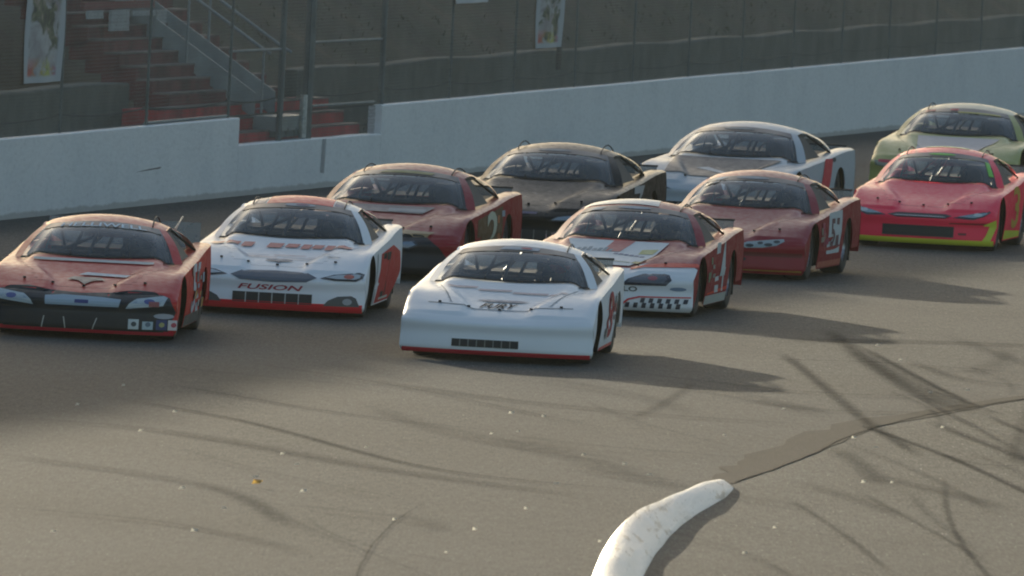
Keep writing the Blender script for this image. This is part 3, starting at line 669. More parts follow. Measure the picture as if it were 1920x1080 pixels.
def make_car(spec):
    pos, yaw = spec['pos'], spec['yaw']; G['bow'] = spec.get('bow', 1.0)
    # place so that the roof centre (local y 2.85) stands over pos
    a_ = R(yaw); root = empty('race_car', (0, 0, 0), -a_)
    dx, dy = Matrix.Rotation(-a_, 2) @ Vector((0, (2.85 - YC))); root.location = (pos[0] - dx, pos[1] - dy, 0); k_ = spec.get('sc', 1); root.scale = (k_, k_, k_ * spec.get('zs', 1))
    tag(root, spec['label'], 'race car', 'stock cars racing in a pack')
    body = paint(spec['body'], **spec.get('fin', {})); nosem = paint(spec.get('nose', spec['body']), **spec.get('fin', {})); hoodm = paint(spec.get('hood', spec['body']), **spec.get('fin', {}))
    roofm = paint(spec.get('roof', spec['body']), **spec.get('fin', {})); sidem = paint(spec.get('side', spec['body']), .6, 0, .22, 0., .12)
    # --- upper skin, split into nose, hood, body
    us = [-1, -.985, -.96, -.93, -.88, -.82] + [-.82 + .04 * i for i in range(1, 41)] + [.82, .88, .93, .96, .985, 1]
    us = sorted(set(round(x, 4) for x in us))
    ts = [i * .25 for i in range(0, 89)]
    P = {}
    for i, t in enumerate(ts):
        w = stn(t)[3]
        for j, u in enumerate(us): P[i, j] = surf(u * w, t)
    sets = {'nose': [], 'hood': [], 'body': []}
    for i in range(len(ts) - 1):
        for j in range(len(us) - 1):
            c = (P[i, j] + P[i + 1, j + 1]) / 2; tm = (ts[i] + ts[i + 1]) / 2; x = abs(c.x)
            if 11.5 < tm < 17.2 and c.y > 1.62 + .25 * (x / .8) ** 2 and x < .745 and c.y < 4.16: continue
            seam = .40 + .10 * (x / .75) ** 2
            if c.y < seam and tm < 8.6 or tm < 5: k = 'nose'
            elif c.y < 1.50 and x < .50 + .25 * sm(.4, 1.5, c.y): k = 'hood'
            else: k = 'body'
            sets[k].append((i, j))
    def build(keys):
        ix = {}; V = []; F = []
        for i, j in keys:
            q = []
            for a, b_ in ((i, j), (i, j + 1), (i + 1, j + 1), (i + 1, j)):
                if (a, b_) not in ix: ix[a, b_] = len(V); V.append(P[a, b_])
                q.append(ix[a, b_])
            F.append(tuple(q))
        return V, F
    nose_o = part('nose', build(sets['nose']), nosem, root)
    hv, hf = build(sets['hood']); hood_o = part('hood', ([v + Vector((0, 0, .0015)) for v in hv], hf), hoodm, root)
    # --- sides
    sides = []
    cols = [.0, .05, .1, .16, .22, .28, .34, .40, .48, .56]
    for ya in AX: cols += [ya - RA - .002, ya - RA + .001] + [ya - RA * cos(pi * i / 16) for i in range(1, 16)] + [ya + RA - .001, ya + RA + .002]
    cols += [1.45 + .12 * i for i in range(15)] + [4.12, 4.25, 4.4, 4.55, 4.68, 4.76, 4.80]
    cols = sorted(cols); NR = 16
    for s_ in (1, -1):
        V = []; F = []
        for y in cols:
            zb = SILL if y < 4.0 else .30
            for ya in AX:
                if abs(y - ya) < RA: zb = max(zb, .335) + math.sqrt(max(0, RA * RA - (y - ya) ** 2)) * .92 if abs(y - ya) < RA - .0005 else .335
            zt = surf(.98, edge_t(max(y, .3))).z
            for r_ in range(NR + 1):
                z = zb + (zt - zb) * r_ / NR; V.append(side_pt(y, z, s_))
        m_ = NR + 1
        for i in range(len(cols) - 1):
            for r_ in range(NR):
                q = (i * m_ + r_, (i + 1) * m_ + r_, (i + 1) * m_ + r_ + 1, i * m_ + r_ + 1); F.append(q if s_ > 0 else q[::-1])
        sides.append((V, F))
    bvf = build(sets['body'])
    part('body', bvf, body, root)
    for vf in sides: part('side_panel', vf, sidem, root)
    # --- greenhouse
    part('roof', grid(roof, 28, 14, -1, 1, 0, 1), roofm, root)
    for s_ in (1, -1):
        wb0 = B(.985 * s_); wt0 = T(.985 * s_); wb1 = Vector((s_ * .87, 1.93, surf(.87, t_of_y(.87, 1.93)).z + .004)); wt1 = Vector((s_ * .640, 2.46, 1.085))
        def ap(u, v, a=wb0, b=wb1, c=wt1, d=wt0):
            p = a.lerp(b, u).lerp(d.lerp(c, u), v); bo = .030 * sin(pi * v); return p + Vector((s_ * bo * .6, -bo * .5, bo * .7))
        rp = roof(1 * s_, 0)
        A1 = grid(ap, 3, 10)
        # header over the side window, from A-pillar top to C-pillar top
        def hd(u, v):
            rr = roof(s_, .02 + .8 * u); lo = Vector((s_ * .648, 2.46 + .62 * u, 1.085 + .02 * sin(pi * u) + .005)); return rr.lerp(lo, v)
        A2 = grid(hd, 8, 3)
        # corner filler between pillar top and roof edge
        c0 = wt0; c1 = wt1; c2 = roof(s_, .02); A3 = ([c0, c1, c2, roof(s_ * .88, 0)], [(0, 1, 2, 3)])
        # quarter panel / sail
        q_t0 = Vector((s_ * .650, 3.08, 1.085)); q_b0 = Vector((s_ * .88, 3.42, top_pt(.88, 3.42).z + .004)); q_t1 = roof(s_ * .97, 1); q_b1 = Vector((s_ * .70, 4.22, top_pt(.70, 4.22).z + .004))
        def ql(u, v):
            b_ = q_b0.lerp(q_b1, u); b_.z = top_pt(abs(b_.x), b_.y).z + .004; p = b_.lerp(q_t0.lerp(q_t1, u), v); return p + Vector((s_ * .025, 0, .02)) * sin(pi * v)
        A4 = grid(ql, 8, 8)
        tp = roof(s_, .82); A5 = ([q_t0, tp, roof(s_, 1), q_t1], [(0, 1, 2, 3)])
        part('pillar', join(A1, A3), paint(spec.get('pillar', spec['body']), **spec.get('fin', {})), root)
        part('quarter_panel', join(A2, A4, A5), roofm if spec.get('sail') is None else paint(spec['sail']), root)
        # window frame tube (dark)
        MB().tube([Vector(p) - Vector((0, YC, 0)) for p in (wb1 + Vector((-s_ * .02, .04, .0)), wt1 + Vector((-s_ * .02, .03, -.01)), q_t0 + Vector((-s_ * .02, 0, -.01)), q_b0 + Vector((-s_ * .02, .02, 0)))], .013, 6).build('window_frame', DARKIN, root)
    nb, nt_, n2_, n3_ = Vector((.845, 2.02, .79)), Vector((.625, 2.50, 1.07)), Vector((.635, 2.98, 1.075)), Vector((.845, 3.20, .82))
    part('window_net', grid(bil(nb, n3_, n2_, nt_), 6, 4, 0, .72), DARKIN, root, False)
    def rw(u, v):
        x0 = .70 * u; b_ = Vector((x0, 4.22 - .02 * (1 - u * u), top_pt(min(.73, abs(x0)), 4.2).z + .006)); t_ = roof(.97 * u, 1); p = b_.lerp(t_, v); p.z += .03 * sin(pi * v); return p
    part('rear_window', grid(rw, 10, 6, -.96, .96, .03, 1), GLASS2, root)
    wsm = part('windshield', grid(ws, 24, 10, -1, 1), GLASS, root)
    # sun strip across the top
    vis = part('visor_strip', ([p + Vector((0, -.004, .005)) for p in grid(ws, 24, 2, -.985, .985, .79, .995)[0]], grid(ws, 24, 2)[1]), flat('visor_film', spec.get('visor', (.03, .032, .035)), .3, 0, .1), root)
    def wmap(u, v): return ws(u, v) + Vector((0, -.007, .009))
    # windshield braces and wipers' tabs along the cowl
    for u in (-.33, .36): MB().tube([ws(u, v) - Vector((0, YC + .006, -.012)) for v in (-.0, .03, .06)], .009, 5).build('glass_clip', DARKIN, root)
    part('cowl_seal', ([p + Vector((0, -.004, .004)) for p in grid(ws, 24, 1, -1, 1, -.01, .035)[0]], grid(ws, 24, 1)[1]), DARKIN, root)
    # roof rails
    for s_ in (-1, 1):
        if s_ in spec.get('rails', (1,)):
            pts = [roof(.80 * s_, v) + Vector((0, -YC, .012 + spec.get('railh', .02) * sin(pi * min(1, v / .9)) ** .5)) for v in (.0, .04, .10, .2, .35, .5, .7, .9)]
            MB().tube(pts, .008, 5).build('roof_rail', DARKIN, root)
    if spec.get('antenna'): MB().tube([Vector((.66, 3.3 - YC, 1.08)), Vector((.73, 3.35 - YC, 1.22))], [.012, .006], 5).build('antenna', flat('antenna_tip', (.6, .5, .4)), root)
    # --- tub, floor, bulkheads, cage, seat
    tub = MB(); fl = .13
    tub.box((0, 2.6 - YC, fl), (1.28, 3.9, .03)); tub.box((0, 1.50 - YC, .42), (1.30, .03, .58)); tub.box((0, 4.05 - YC, .48), (1.40, .03, .66))
    for s_ in (-1, 1):
        tub.box((s_ * .70, 2.75 - YC, .40), (.03, 2.5, .56)); tub.box((s_ * .64, 1.02 - YC, .36), (.03, .76, .42)); tub.box((s_ * .62, 3.66 - YC, .40), (.03, .86, .62))
        tub.box((s_ * .78, 3.66 - YC, .765), (.26, .80, .02)); tub.box((s_ * .76, 1.05 - YC, .555), (.24, .68, .02)); tub.box((s_ * .78, 1.45 - YC, .40), (.26, .03, .50)); tub.box((s_ * .78, 3.2 - YC, .42), (.26, .03, .6)); tub.box((s_ * .78, 4.12 - YC, .45), (.26, .03, .6))
    tub.build('interior_tub', DARKIN, root)
    d = MB(); d.quad((-.72, 1.60 - YC, .77), (.72, 1.60 - YC, .77), (.70, 2.05 - YC, .78), (-.70, 2.05 - YC, .78)); d.quad((-.70, 2.05 - YC, .78), (.70, 2.05 - YC, .78), (.70, 2.05 - YC, .62), (-.70, 2.05 - YC, .62)); d.build('dashboard', DARKIN, root)
    d = MB().quad((-.72, 3.62 - YC, .83), (.72, 3.62 - YC, .83), (.72, 4.20 - YC, .855), (-.72, 4.20 - YC, .855)); d.build('parcel_deck', DARKIN, root)
    cg = MB(); r_ = .019
    V_ = lambda x, y, z: Vector((x, y - YC, z))
    cg.tube([V_(-.66, 2.98, .2), V_(-.66, 2.98, .78), V_(-.58, 2.98, 1.09), V_(.58, 2.98, 1.09), V_(.66, 2.98, .78), V_(.66, 2.98, .2)], r_)
    for s_ in (-1, 1):
        cg.tube([V_(s_ * .58, 2.98, 1.08), V_(s_ * .55, 2.42, 1.06), V_(s_ * .72, 1.85, .80), V_(s_ * .70, 1.7, .3)], r_)
        cg.tube([V_(s_ * .5, 2.98, 1.06), V_(s_ * .55, 4.0, .78)], r_)
    cg.tube([V_(-.56, 2.42, 1.06), V_(.56, 2.42, 1.06)], r_); cg.tube([V_(-.06, 2.40, 1.06), V_(-.10, 1.80, .80)], r_); cg.tube([V_(-.66, 2.98, .80), V_(.66, 2.98, .80)], r_)
    cg.tube([V_(-.64, 2.98, .75), V_(.1, 2.98, 1.08)], r_); cg.tube([V_(-.25, 2.98, 1.08), V_(-.55, 2.98, .4)], r_); cg.tube([V_(.08, 2.98, 1.08), V_(-.12, 2.98, .6)], r_); cg.tube([V_(-.3, 4.0, .8), V_(.0, 2.98, 1.07)], r_)
    cg.build('roll_cage', CAGE, root)
    seat = MB(); seat.box((.40, 3.02 - YC, .62), (.50, .07, .78), Matrix.Rotation(R(8), 3, 'X')); seat.box((.40, 2.72 - YC, .30), (.50, .55, .10))
    for s_ in (-1, 1): seat.box((.40 + s_ * .26, 2.88 - YC, .50), (.03, .36, .42)); seat.box((.40 + s_ * .19, 2.93 - YC, .95), (.03, .20, .20))
    seat.build('seat', flat('seat_black', (.03, .03, .032), .6), root)
    MB().tube([V_(.38, 2.16, .84), V_(.38, 1.95, .74)], .02).build('steering_column', DARKIN, root)
    swp = [V_(.38 + .17 * cos(2 * pi * i / 20), 2.18 + .06 * sin(2 * pi * i / 20), .84 + .16 * sin(2 * pi * i / 20)) for i in range(21)]
    MB().tube(swp, .014, 6, False).build('steering_wheel', DARKIN, root)
    # mirror
    MB().box((.05, 2.36 - YC, 1.02), (.50, .02, .05)).build('mirror', flat('mirror_glass', (.35, .37, .38), .15, .9), root)
    for i, ya in enumerate(AX):
        for s_ in (1, -1): wheel(root, s_ * .775, ya, s_)
    # bumper lip, sill strips
    def lip(x, k): t = .0 + k * .9; p = surf(x, t); return p + Vector((0, -.012 * (1 if k < 1 else .3) - .004, -.012 if k < .5 else 0))
    lipm = paint(spec['lip'], .45, .3)
    hh = spec.get('liph', 1.0); vs, fs = grid(lambda u, v: lip(.96 * u, v * hh), 40, 3, -1, 1)
    part('bumper_lip', (vs, fs), lipm, root)
    if spec.get('sill'):
        for s_ in (1, -1): part('sill_strip', grid(lambda u, v: side_pt(1.38 + 1.86 * u, SILL + spec.get('sillh', .035) * v, s_, .006), 14, 2), paint(spec['sill'], .45, .3), root)
    # spoiler
    sh = spec.get('spoiler', .10); sv = []
    sp = lambda u, v: Vector((.80 * u, 4.68 + .05 * v + .02, top_pt(.5, 4.66).z + .002 + (sh + .06) * v))
    vs, fs = grid(sp, 12, 2, -1, 1); n = len(vs); vs += [v + Vector((0, .006, 0)) for v in vs]; fs += [tuple(i + n for i in q)[::-1] for q in fs]
    part('spoiler', (vs, fs), LEXAN, root, False)
    if not spec.get('lexan'): MB().box((0, 4.757 - YC, top_pt(.5, 4.66).z + sh + .065), (1.62, .02, .022)).build('spoiler_edge', DARKIN, root)
    # hood pins
    for x, y in ((-.62, .50), (-.32, .43), (.0, .41), (.32, .43), (.62, .50)):
        p = top_map(.004)(x, y); MB().tube([p - Vector((0, YC, 0)), p - Vector((0, YC, -.018))], .016, 8).build('hood_pin', DARKIN, root)
    # liveries
    def deco(name, poly, f, c, rough=.4, step=.022, label=None, mat=None):
        o = part(name, poly_map(poly, f, step), mat or paint(c, rough, .1, .15), root, False)
        if label: o['label'] = label
        return o
    def text(name, word, f, a0, a1, b0, b1, c, shear=0):
        o = part(name, text_map(word, f, a0, a1, b0, b1, shear), paint(c, .6, 0, 0, 0., .1), root, False); return o
    NM = lambda k=1: nose_map(.003 + .004 * k); TM = lambda k=1: top_map(.006 + .006 * k); SM = lambda s_, k=1: side_map(s_, .004 * k)
    spec['livery'](dict(deco=deco, text=text, NM=NM, TM=TM, SM=SM, W=wmap, root=root, sideflip=None))
    return root

def side_text(c, word, y0, y1, z0, z1, col, shear=0, k=2):
    """lettering on both doors, reading forwards on each side"""
    # on the picture-right side the nose is to the left, so y grows in reading direction
    n = len(word); gap = .08 * (y1 - y0) / n
    for ci, ch in enumerate(word):
        V, F = text_vf(ch); c0 = y0 + (y1 - y0) * ci / n; c1 = c0 + (y1 - y0) / n - gap
        if ch == '1': c0 += .3 * (c1 - c0)
        for s_ in (1, -1):
            f = side_map(s_, .004 * k); sh_ = shear * (c1 - c0)
            pts = []
            for u, v in V:
                y = c0 + (c1 - c0) * u + sh_ * (v - .5); y = y if s_ > 0 else y0 + y1 - y; pts.append(f(y, z0 + (z1 - z0) * v))
            part('number', (pts, F), paint(col, .6, 0, .2, 0., .12), c['root'], False)
def side_poly(c, name, poly, col, k=1, step=.12):
    for s_ in (1, -1): part(name, poly_map(poly, side_map(s_, .004 * k), step), paint(col, .6, 0, .2, 0., .12), c['root'], False)
def stickers(c, seed, y0=1.42, y1=3.2, z0=.16, z1=.60, n=10, cols=None):
    rn = random.Random(seed)
    for i in range(n):
        y = y0 + (y1 - y0) * rn.random(); z = z0 + (z1 - z0) * rn.random(); w_, h_ = rn.uniform(.10, .26), rn.uniform(.04, .11)
        part('sticker', poly_map(rect(y, z, y + w_, z + h_), side_map(1, .006 + .0015 * i), .1), paint(rn.choice(cols), .6, 0, .2, 0., .12), c['root'], False)
        part('sticker', poly_map(rect(y, z, y + w_, z + h_), side_map(-1, .006 + .0015 * i), .1), paint(rn.choice(cols), .6, 0, .2, 0., .12), c['root'], False)
def grille(c, poly, bars=6, k=1, f=None, col=None):
    o = c['deco']('grille', poly, f or c['NM'](k), None, mat=MESHBLK)
    xs = [p[0] for p in poly]; zs = [p[1] for p in poly]; f2 = nose_map(.013)
    for i in range(1, bars):
        x = min(xs) + (max(xs) - min(xs)) * i / bars
        part('grille_bar', poly_map(rect(x - .006, min(zs), x + .006, max(zs)), f2, .1), col or flat('grille_bar_grey', (.16, .16, .15), .5), c['root'], False)
def headlights(c, poly, lens=(.25, .30, .32), rim=(.03, .035, .04), inner=None, f=None):
    f = f or c['NM'](1.3)
    cx = sum(p[0] for p in poly) / len(poly); cz = sum(p[1] for p in poly) / len(poly)
    for m_ in (0, 1):
        q = poly if not m_ else mir(poly); o = part('headlight', poly_map(q, f, .025), paint(rim, .25, .8, .1), c['root'], False)
        sx = -1 if m_ else 1
        inn = [(cx + (x - cx) * .80, cz + (z - cz) * .62) for x, z in poly]; inn = mir(inn) if m_ else inn
        l_ = part('lens', poly_map(inn, nose_map(.013), .025), paint(lens, .2, .8, .1), c['root'], False); l_.parent = o
        if inner:
            bl = ell(sx * (cx + .02), cz, .055, .022, 10); b_ = part('reflector', poly_map(bl, nose_map(.017), .03), paint(inner, .2, .8, .1), c['root'], False); b_.parent = o

WHITE = (.74, .76, .77); DRED = (.27, .008, .018); RED_ = (.50, .022, .018); BLK = (.02, .021, .023)
def seam(c, y0=.405, k=.10, x0=-.74, x1=.74):
    up = [(x0 + (x1 - x0) * i / 16, y0 + k * ((x0 + (x1 - x0) * i / 16) / .75) ** 2) for i in range(17)]
    part('panel_seam', poly_map(up + [(x, y + .022) for x, y in up[::-1]], top_map(.004), .1), paint((.22, .25, .27), .6, 0), c['root'], False)
    for s_ in (1, -1):
        q = [(s_ * .50, .52), (s_ * .70, 1.44), (s_ * .715, 1.44), (s_ * .512, .52)]; part('panel_seam', poly_map(q, top_map(.0045), .1), paint((.30, .33, .35), .6, 0), c['root'], False)
def liv_lead(c):
    d, t = c['deco'], c['text']; seam(c)
    grille(c, rect(-.44, .155, .24, .235), 8)
    t('lettering', 'FURY', c['TM'](1.2), -.19, .15, .46, .66, (.012, .014, .02), .15)
    d('emblem', [(-.27, .80), (-.15, .74), (.17, .74), (.27, .80), (.17, .83), (-.15, .83)], c['TM'](1), (.16, .20, .28))
    for x, w_, y in ((-.62, .30, 1.26), (-.30, .34, 1.18), (.06, .36, 1.12), (.44, .18, 1.10)): d('hood_script', rect(x, y, x + w_, y + .05, .02), c['TM'](1), (.52, .40, .42))
    d('windshield_emblem', [(-.30, .84), (.36, .84), (.40, .96), (-.22, .96)], c['W'], (.36, .40, .45)); d('windshield_emblem', ell(.16, .90, .10, .035), lambda u, v: c['W'](u, v) + Vector((0, -.003, .003)), (.45, .10, .12))
    side_text(c, '8', 2.1, 2.9, .22, .72, (.42, .06, .07), .1)
    stickers(c, 2, cols=[(.35, .3, .28), (.45, .4, .36), (.4, .15, .13), (.25, .27, .25)], n=9)
def liv_fusion(c):
    d, t = c['deco'], c['text']
    grille(c, rect(-.43, .145, .43, .255), 6, col=flat('grille_bar_pale', (.35, .36, .35), .5))
    d('upper_grille', [(-.47, .43), (-.36, .475), (0, .485), (.36, .475), (.47, .43), (.36, .385), (0, .372), (-.36, .385)], c['NM'](1), (.10, .12, .15))
    headlights(c, [(.50, .428), (.64, .47), (.90, .50), (.955, .485), (.945, .44), (.88, .41), (.66, .41)], (.42, .46, .48), (.025, .03, .035), (.5, .12, .08))
    t('lettering', 'FUSION', c['NM'](1.4), -.36, .31, .285, .345, (.34, .04, .06), .06)
    for s_ in (1, -1):
        q = [(.55, .14), (.60, .20), (.70, .245), (.84, .255), (.89, .23), (.93, .14)]; q = q if s_ > 0 else mir(q)
        d('fog_lamp', q, c['NM'](1.2), (.07, .075, .075)); q2 = ell(s_ * .80, .19, .05, .035, 12); d('fog_lens', q2, c['NM'](2), (.3, .32, .33))
    rn = random.Random(4); x = -.82
    for i, w_ in enumerate((.16, .17, .15, .13, .20, .17, .12, .14, .12, .20)):
        if i not in (3,): d('hood_script', rect(x, 1.14 + .03 * (i % 2), x + w_ * .8, 1.30, .03), c['TM'](1.2), (.55, .14, .12))
        x += w_
    for a0, a1, y, col in ((-.55, -.15, .80, (.4, .42, .5)), (-.10, .25, .83, (.5, .35, .38)), (.28, .52, .76, (.35, .38, .45)), (-.45, -.05, .72, (.5, .4, .42)), (.02, .40, .69, (.3, .34, .42)), (.50, .64, .66, (.2, .22, .26))): d('hood_script', rect(a0, y, a1, y + .025, .02), c['TM'](1.1), col)
    d('emblem', ell(.0, .60, .15, .045), c['TM'](1.3), (.10, .15, .22)); d('emblem', [(-.04, .52), (.04, .52), (.02, .56), (-.02, .56)], c['TM'](1.3), (.10, .13, .18))
    # roof stripe and corners
    rf = lambda u, v: roof(u, v) + Vector((0, -.003, .005))
    d('roof_stripe', [(-.56, -.02), (.60, -.02), (.58, .46), (-.52, .46)], rf, (.72, .008, .02), step=.08); d('roof_corner', [(.62, .01), (.80, .01), (.76, .35), (.61, .35)], rf, (.06, .09, .18), step=.08); d('roof_corner', [(-.80, .01), (-.60, .01), (-.56, .35), (-.74, .35)], rf, (.14, .18, .26), step=.08)
    d('windshield_emblem', ell(.05, .90, .28, .055, 20), c['W'], (.40, .44, .48)); d('windshield_emblem', ell(.10, .90, .13, .03, 14), lambda u, v: c['W'](u, v) + Vector((0, -.003, .003)), (.22, .10, .16))
    side_poly(c, 'door_colour', [(1.62, .13), (3.24, .13), (4.55, .40), (4.2, .62), (3.3, .72), (1.95, .66)], (.52, .035, .035), 1); side_poly(c, 'flank_stripe', [(1.36, .13), (1.50, .13), (1.60, .68), (1.44, .66)], (.35, .38, .38), 1)
    side_text(c, '17', 2.0, 3.05, .18, .66, (.02, .02, .024), .1, 2.4)
    part('number_edge', poly_map(rect(1.95, .16, 3.0, .185), side_map(1, .012), .1), paint((.55, .55, .5)), c['root'], False)
def liv_red_left(c):
    d, t = c['deco'], c['text']
    d('dark_mask', [(-.97, .10), (.90, .10), (.93, .22), (.97, .32), (.90, .46), (.74, .515), (.55, .53), (.3, .49), (0, .475), (-.3, .49), (-.55, .53), (-.74, .515), (-.90, .46), (-.97, .32)], c['NM'](1), (.022, .025, .028))
    d('lower_mesh', [(-.78, .115), (.86, .115), (.80, .27), (-.74, .27)], c['NM'](2), None, mat=MESHBLK)
    d('grille_bar', [(-.35, .355), (.40, .355), (.42, .425), (.22, .44), (-.18, .45), (-.36, .435)], c['NM'](2), (.34, .42, .48)); d('grille_emblem', rect(-.05, .38, .09, .405), c['NM'](3), (.06, .07, .2))
    headlights(c, [(.47, .345), (.50, .39), (.58, .44), (.84, .475), (.88, .46), (.84, .385)], (.30, .36, .42), (.42, .48, .50), (.10, .12, .30), c['NM'](2.6))
    d('headlight_mark', rect(.70, .375, .80, .415), c['NM'](4), (.32, .10, .10))
    for x, s_ in ((-.38, .02), (-.14, -.02), (.14, .04)): d('bumper_stay', rect(x, .12, x + .012, .23, s_), c['NM'](3), (.42, .42, .38))
    for i, (x, cc, c2) in enumerate(((.56, (.55, .58, .56), (.05, .06, .06)), (.70, (.40, .48, .5), (.12, .16, .2)), (.835, (.04, .05, .14), (.35, .32, .12)), (.95, (.62, .55, .52), (.42, .06, .08)))):
        d('sticker', rect(x - .055, .135, x + .05, .235 - .02 * (i == 1)), c['NM'](3), cc); d('sticker_mark', ell(x, .185, .028, .026, 8), c['NM'](4), c2)
    d('sticker', ell(.85, .275, .10, .03, 12), c['NM'](3), (.35, .35, .37))
    t('windshield_lettering', 'HELLIWELL', c['W'], -.70, .74, .785, .925, (.80, .85, .86), 0)
    d('hood_script', [(-.10, .88), (.45, .84), (.48, .93), (-.02, .99)], c['TM'](1.2), (.42, .50, .56)); d('leaf_emblem', [(0, .46), (.08, .62), (.20, .66), (.14, .78), (-.14, .78), (-.20, .66), (-.08, .62)], c['TM'](1.2), (.12, .11, .11))
    d('hood_lip', rect(-.62, 1.36, .62, 1.44), c['TM'](1), (.40, .43, .42))
    side_text(c, '51', 2.05, 3.0, .24, .76, (.50, .54, .58), .05, 2); side_poly(c, 'sill_skirt', rect(1.38, .12, 3.25, .24), (.12, .12, .11), 1)
    stickers(c, 5, cols=[(.50, .28, .08), (.42, .40, .38), (.30, .33, .40), (.45, .12, .10), (.2, .2, .22)], n=14, z1=.66, z0=.26)
def liv_14(c):
    d, t = c['deco'], c['text']
    d('fender_sweep', [(.985, .60), (.985, .563), (.40, .545), (.25, .51), (.25, .53), (.42, .575), (.7, .60)], c['NM'](1), (.75, .07, .03))
    q = [(-.985, .60), (-.985, .563), (-.40, .545), (-.25, .51), (-.25, .53), (-.42, .575), (-.7, .60)][::-1]; d('fender_sweep', q, c['NM'](1), (.75, .07, .03))
    headlights(c, [(.20, .355), (.27, .42), (.42, .475), (.60, .492), (.71, .475), (.75, .42), (.69, .365)], (.09, .10, .12), (.02, .024, .04), (.35, .08, .1))
    t('nose_lettering', 'MONTE CARLO', c['NM'](1.5), -.50, .38, .285, .345, (.07, .08, .06), 0)
    d('nose_plate', rect(-.30, .40, .10, .46), c['NM'](1), (.30, .06, .09)); grille(c, rect(-.42, .13, .14, .26), 4)
    d('emblem', ell(.82, .33, .09, .022, 12), c['NM'](1), (.16, .24, .34))
    d('checker_edge', [(.20, .115), (.30, .19), (.42, .222), (.96, .232), (.96, .245), (.40, .236), (.28, .205), (.17, .115)], c['NM'](1.6), (.60, .03, .04))
    for r_ in range(2):
        for i in range(8):
            x = .28 + .092 * i + (.046 if r_ else 0)
            if (r_ == 1 and i < 1) or x > .92: continue
            if i % 1 == 0: d('checker', rect(x + (.03 if r_ else 0) - .03, .115 + .052 * r_, x + .046 - .03 + (.03 if r_ else 0), .165 + .052 * r_, .012), c['NM'](2), (.025, .03, .05))
    # hood artwork: pale centre sweep with coloured flashes
    d('hood_panel', [(-.62, 1.46), (-.40, .46), (.22, .44), (.40, .80), (.52, 1.46)], c['TM'](.8), (.62, .66, .66)); d('hood_flash', [(-.10, 1.46), (-.18, 1.05), (.02, 1.05), (.14, 1.46)], c['TM'](1.3), (.50, .10, .09))
    d('hood_flash', [(.24, .98), (.40, 1.0), (.44, 1.2), (.26, 1.16)], c['TM'](1.3), (.50, .48, .18)); d('hood_flash', [(.22, .55), (.36, .50), (.40, .60), (.26, .64)], c['TM'](1.3), (.45, .38, .14)); d('hood_flash', [(-.35, .66), (.2, .56), (.21, .585), (-.35, .70)], c['TM'](1.3), (.32, .36, .24))
    for i in range(6): d('hood_script', rect(-.04 + .062 * i, .95 - .02 * i, .01 + .062 * i, 1.0 - .02 * i, .01), c['TM'](1.5), (.08, .12, .24))
    for i in range(7): d('hood_script', rect(-.48 + .06 * i, 1.05, -.44 + .06 * i, 1.13 + .03 * (i % 3), .02), c['TM'](1.5), (.18, .26, .30))
    rf = lambda u, v: roof(u, v) + Vector((0, -.003, .006)); d('roof_panel', [(-.98, .12), (.40, .06), (.30, .9), (-.98, .9)], rf, (.66, .66, .62), step=.1)
    d('windshield_emblem', ell(.0, .91, .32, .045, 20), c['W'], (.30, .36, .42)); d('windshield_emblem', [(-.86, .82), (-.62, .82), (-.55, .94), (-.76, .94)], c['W'], (.34, .42, .48))
    side_text(c, '14', 2.0, 2.95, .24, .80, (.52, .56, .56), .08, 2); side_poly(c, 'sill_skirt', rect(1.38, .12, 3.25, .22), (.42, .44, .40), 1); side_poly(c, 'sill_flash', [(1.5, .23), (3.24, .25), (3.24, .29), (1.5, .25)], (.7, .07, .04), 1.3)
    stickers(c, 9, y1=1.9, cols=[(.30, .10, .10), (.28, .25, .22), (.2, .26, .16)], n=6, z0=.3)
def liv_51(c):
    d, t = c['deco'], c['text']
    for s_ in (1, -1):
        q = [(.20, .395), (.30, .44), (.60, .475), (.72, .485), (.74, .46), (.66, .41), (.50, .385), (.30, .375)]
        d('headlight', q if s_ > 0 else mir(q), c['NM'](1.2), (.30, .36, .37))
        for cx, cz, r_ in ((.34, .40, .05), (.46, .43, .035), (.56, .415, .05), (.65, .45, .04)): d('headlight_shade', ell(s_ * cx, cz, r_, .016, 10), c['NM'](2), (.04, .055, .06))
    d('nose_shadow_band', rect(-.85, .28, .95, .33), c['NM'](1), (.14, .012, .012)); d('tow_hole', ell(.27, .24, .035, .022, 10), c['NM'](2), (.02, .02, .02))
    grille(c, rect(-.50, .13, .16, .22), 6); d('lip_trim', rect(-.93, .10, .95, .125), c['NM'](2.2), (.42, .26, .04))
    d('windshield_emblem', ell(-.05, .90, .34, .05, 20), c['W'], (.28, .32, .36)); d('windshield_emblem', [(-.90, .82), (-.66, .82), (-.56, .94), (-.74, .94)], c['W'], (.38, .46, .52)); d('windshield_streak', [(-.93, .60), (-.70, .66), (-.66, .78), (-.88, .74)], c['W'], (.22, .25, .26))
    side_poly(c, 'number_panel', [(1.98, .28), (2.98, .28), (3.08, .79), (2.06, .77)], (.50, .55, .56), 1); side_text(c, '51', 2.2, 2.86, .36, .70, (.15, .07, .08), .05, 2)
    stickers(c, 12, y1=1.8, cols=[(.30, .10, .10), (.28, .22, .18), (.35, .06, .1)], n=8); side_poly(c, 'sill_flash', rect(1.40, .13, 3.24, .20), (.45, .12, .08), 1)
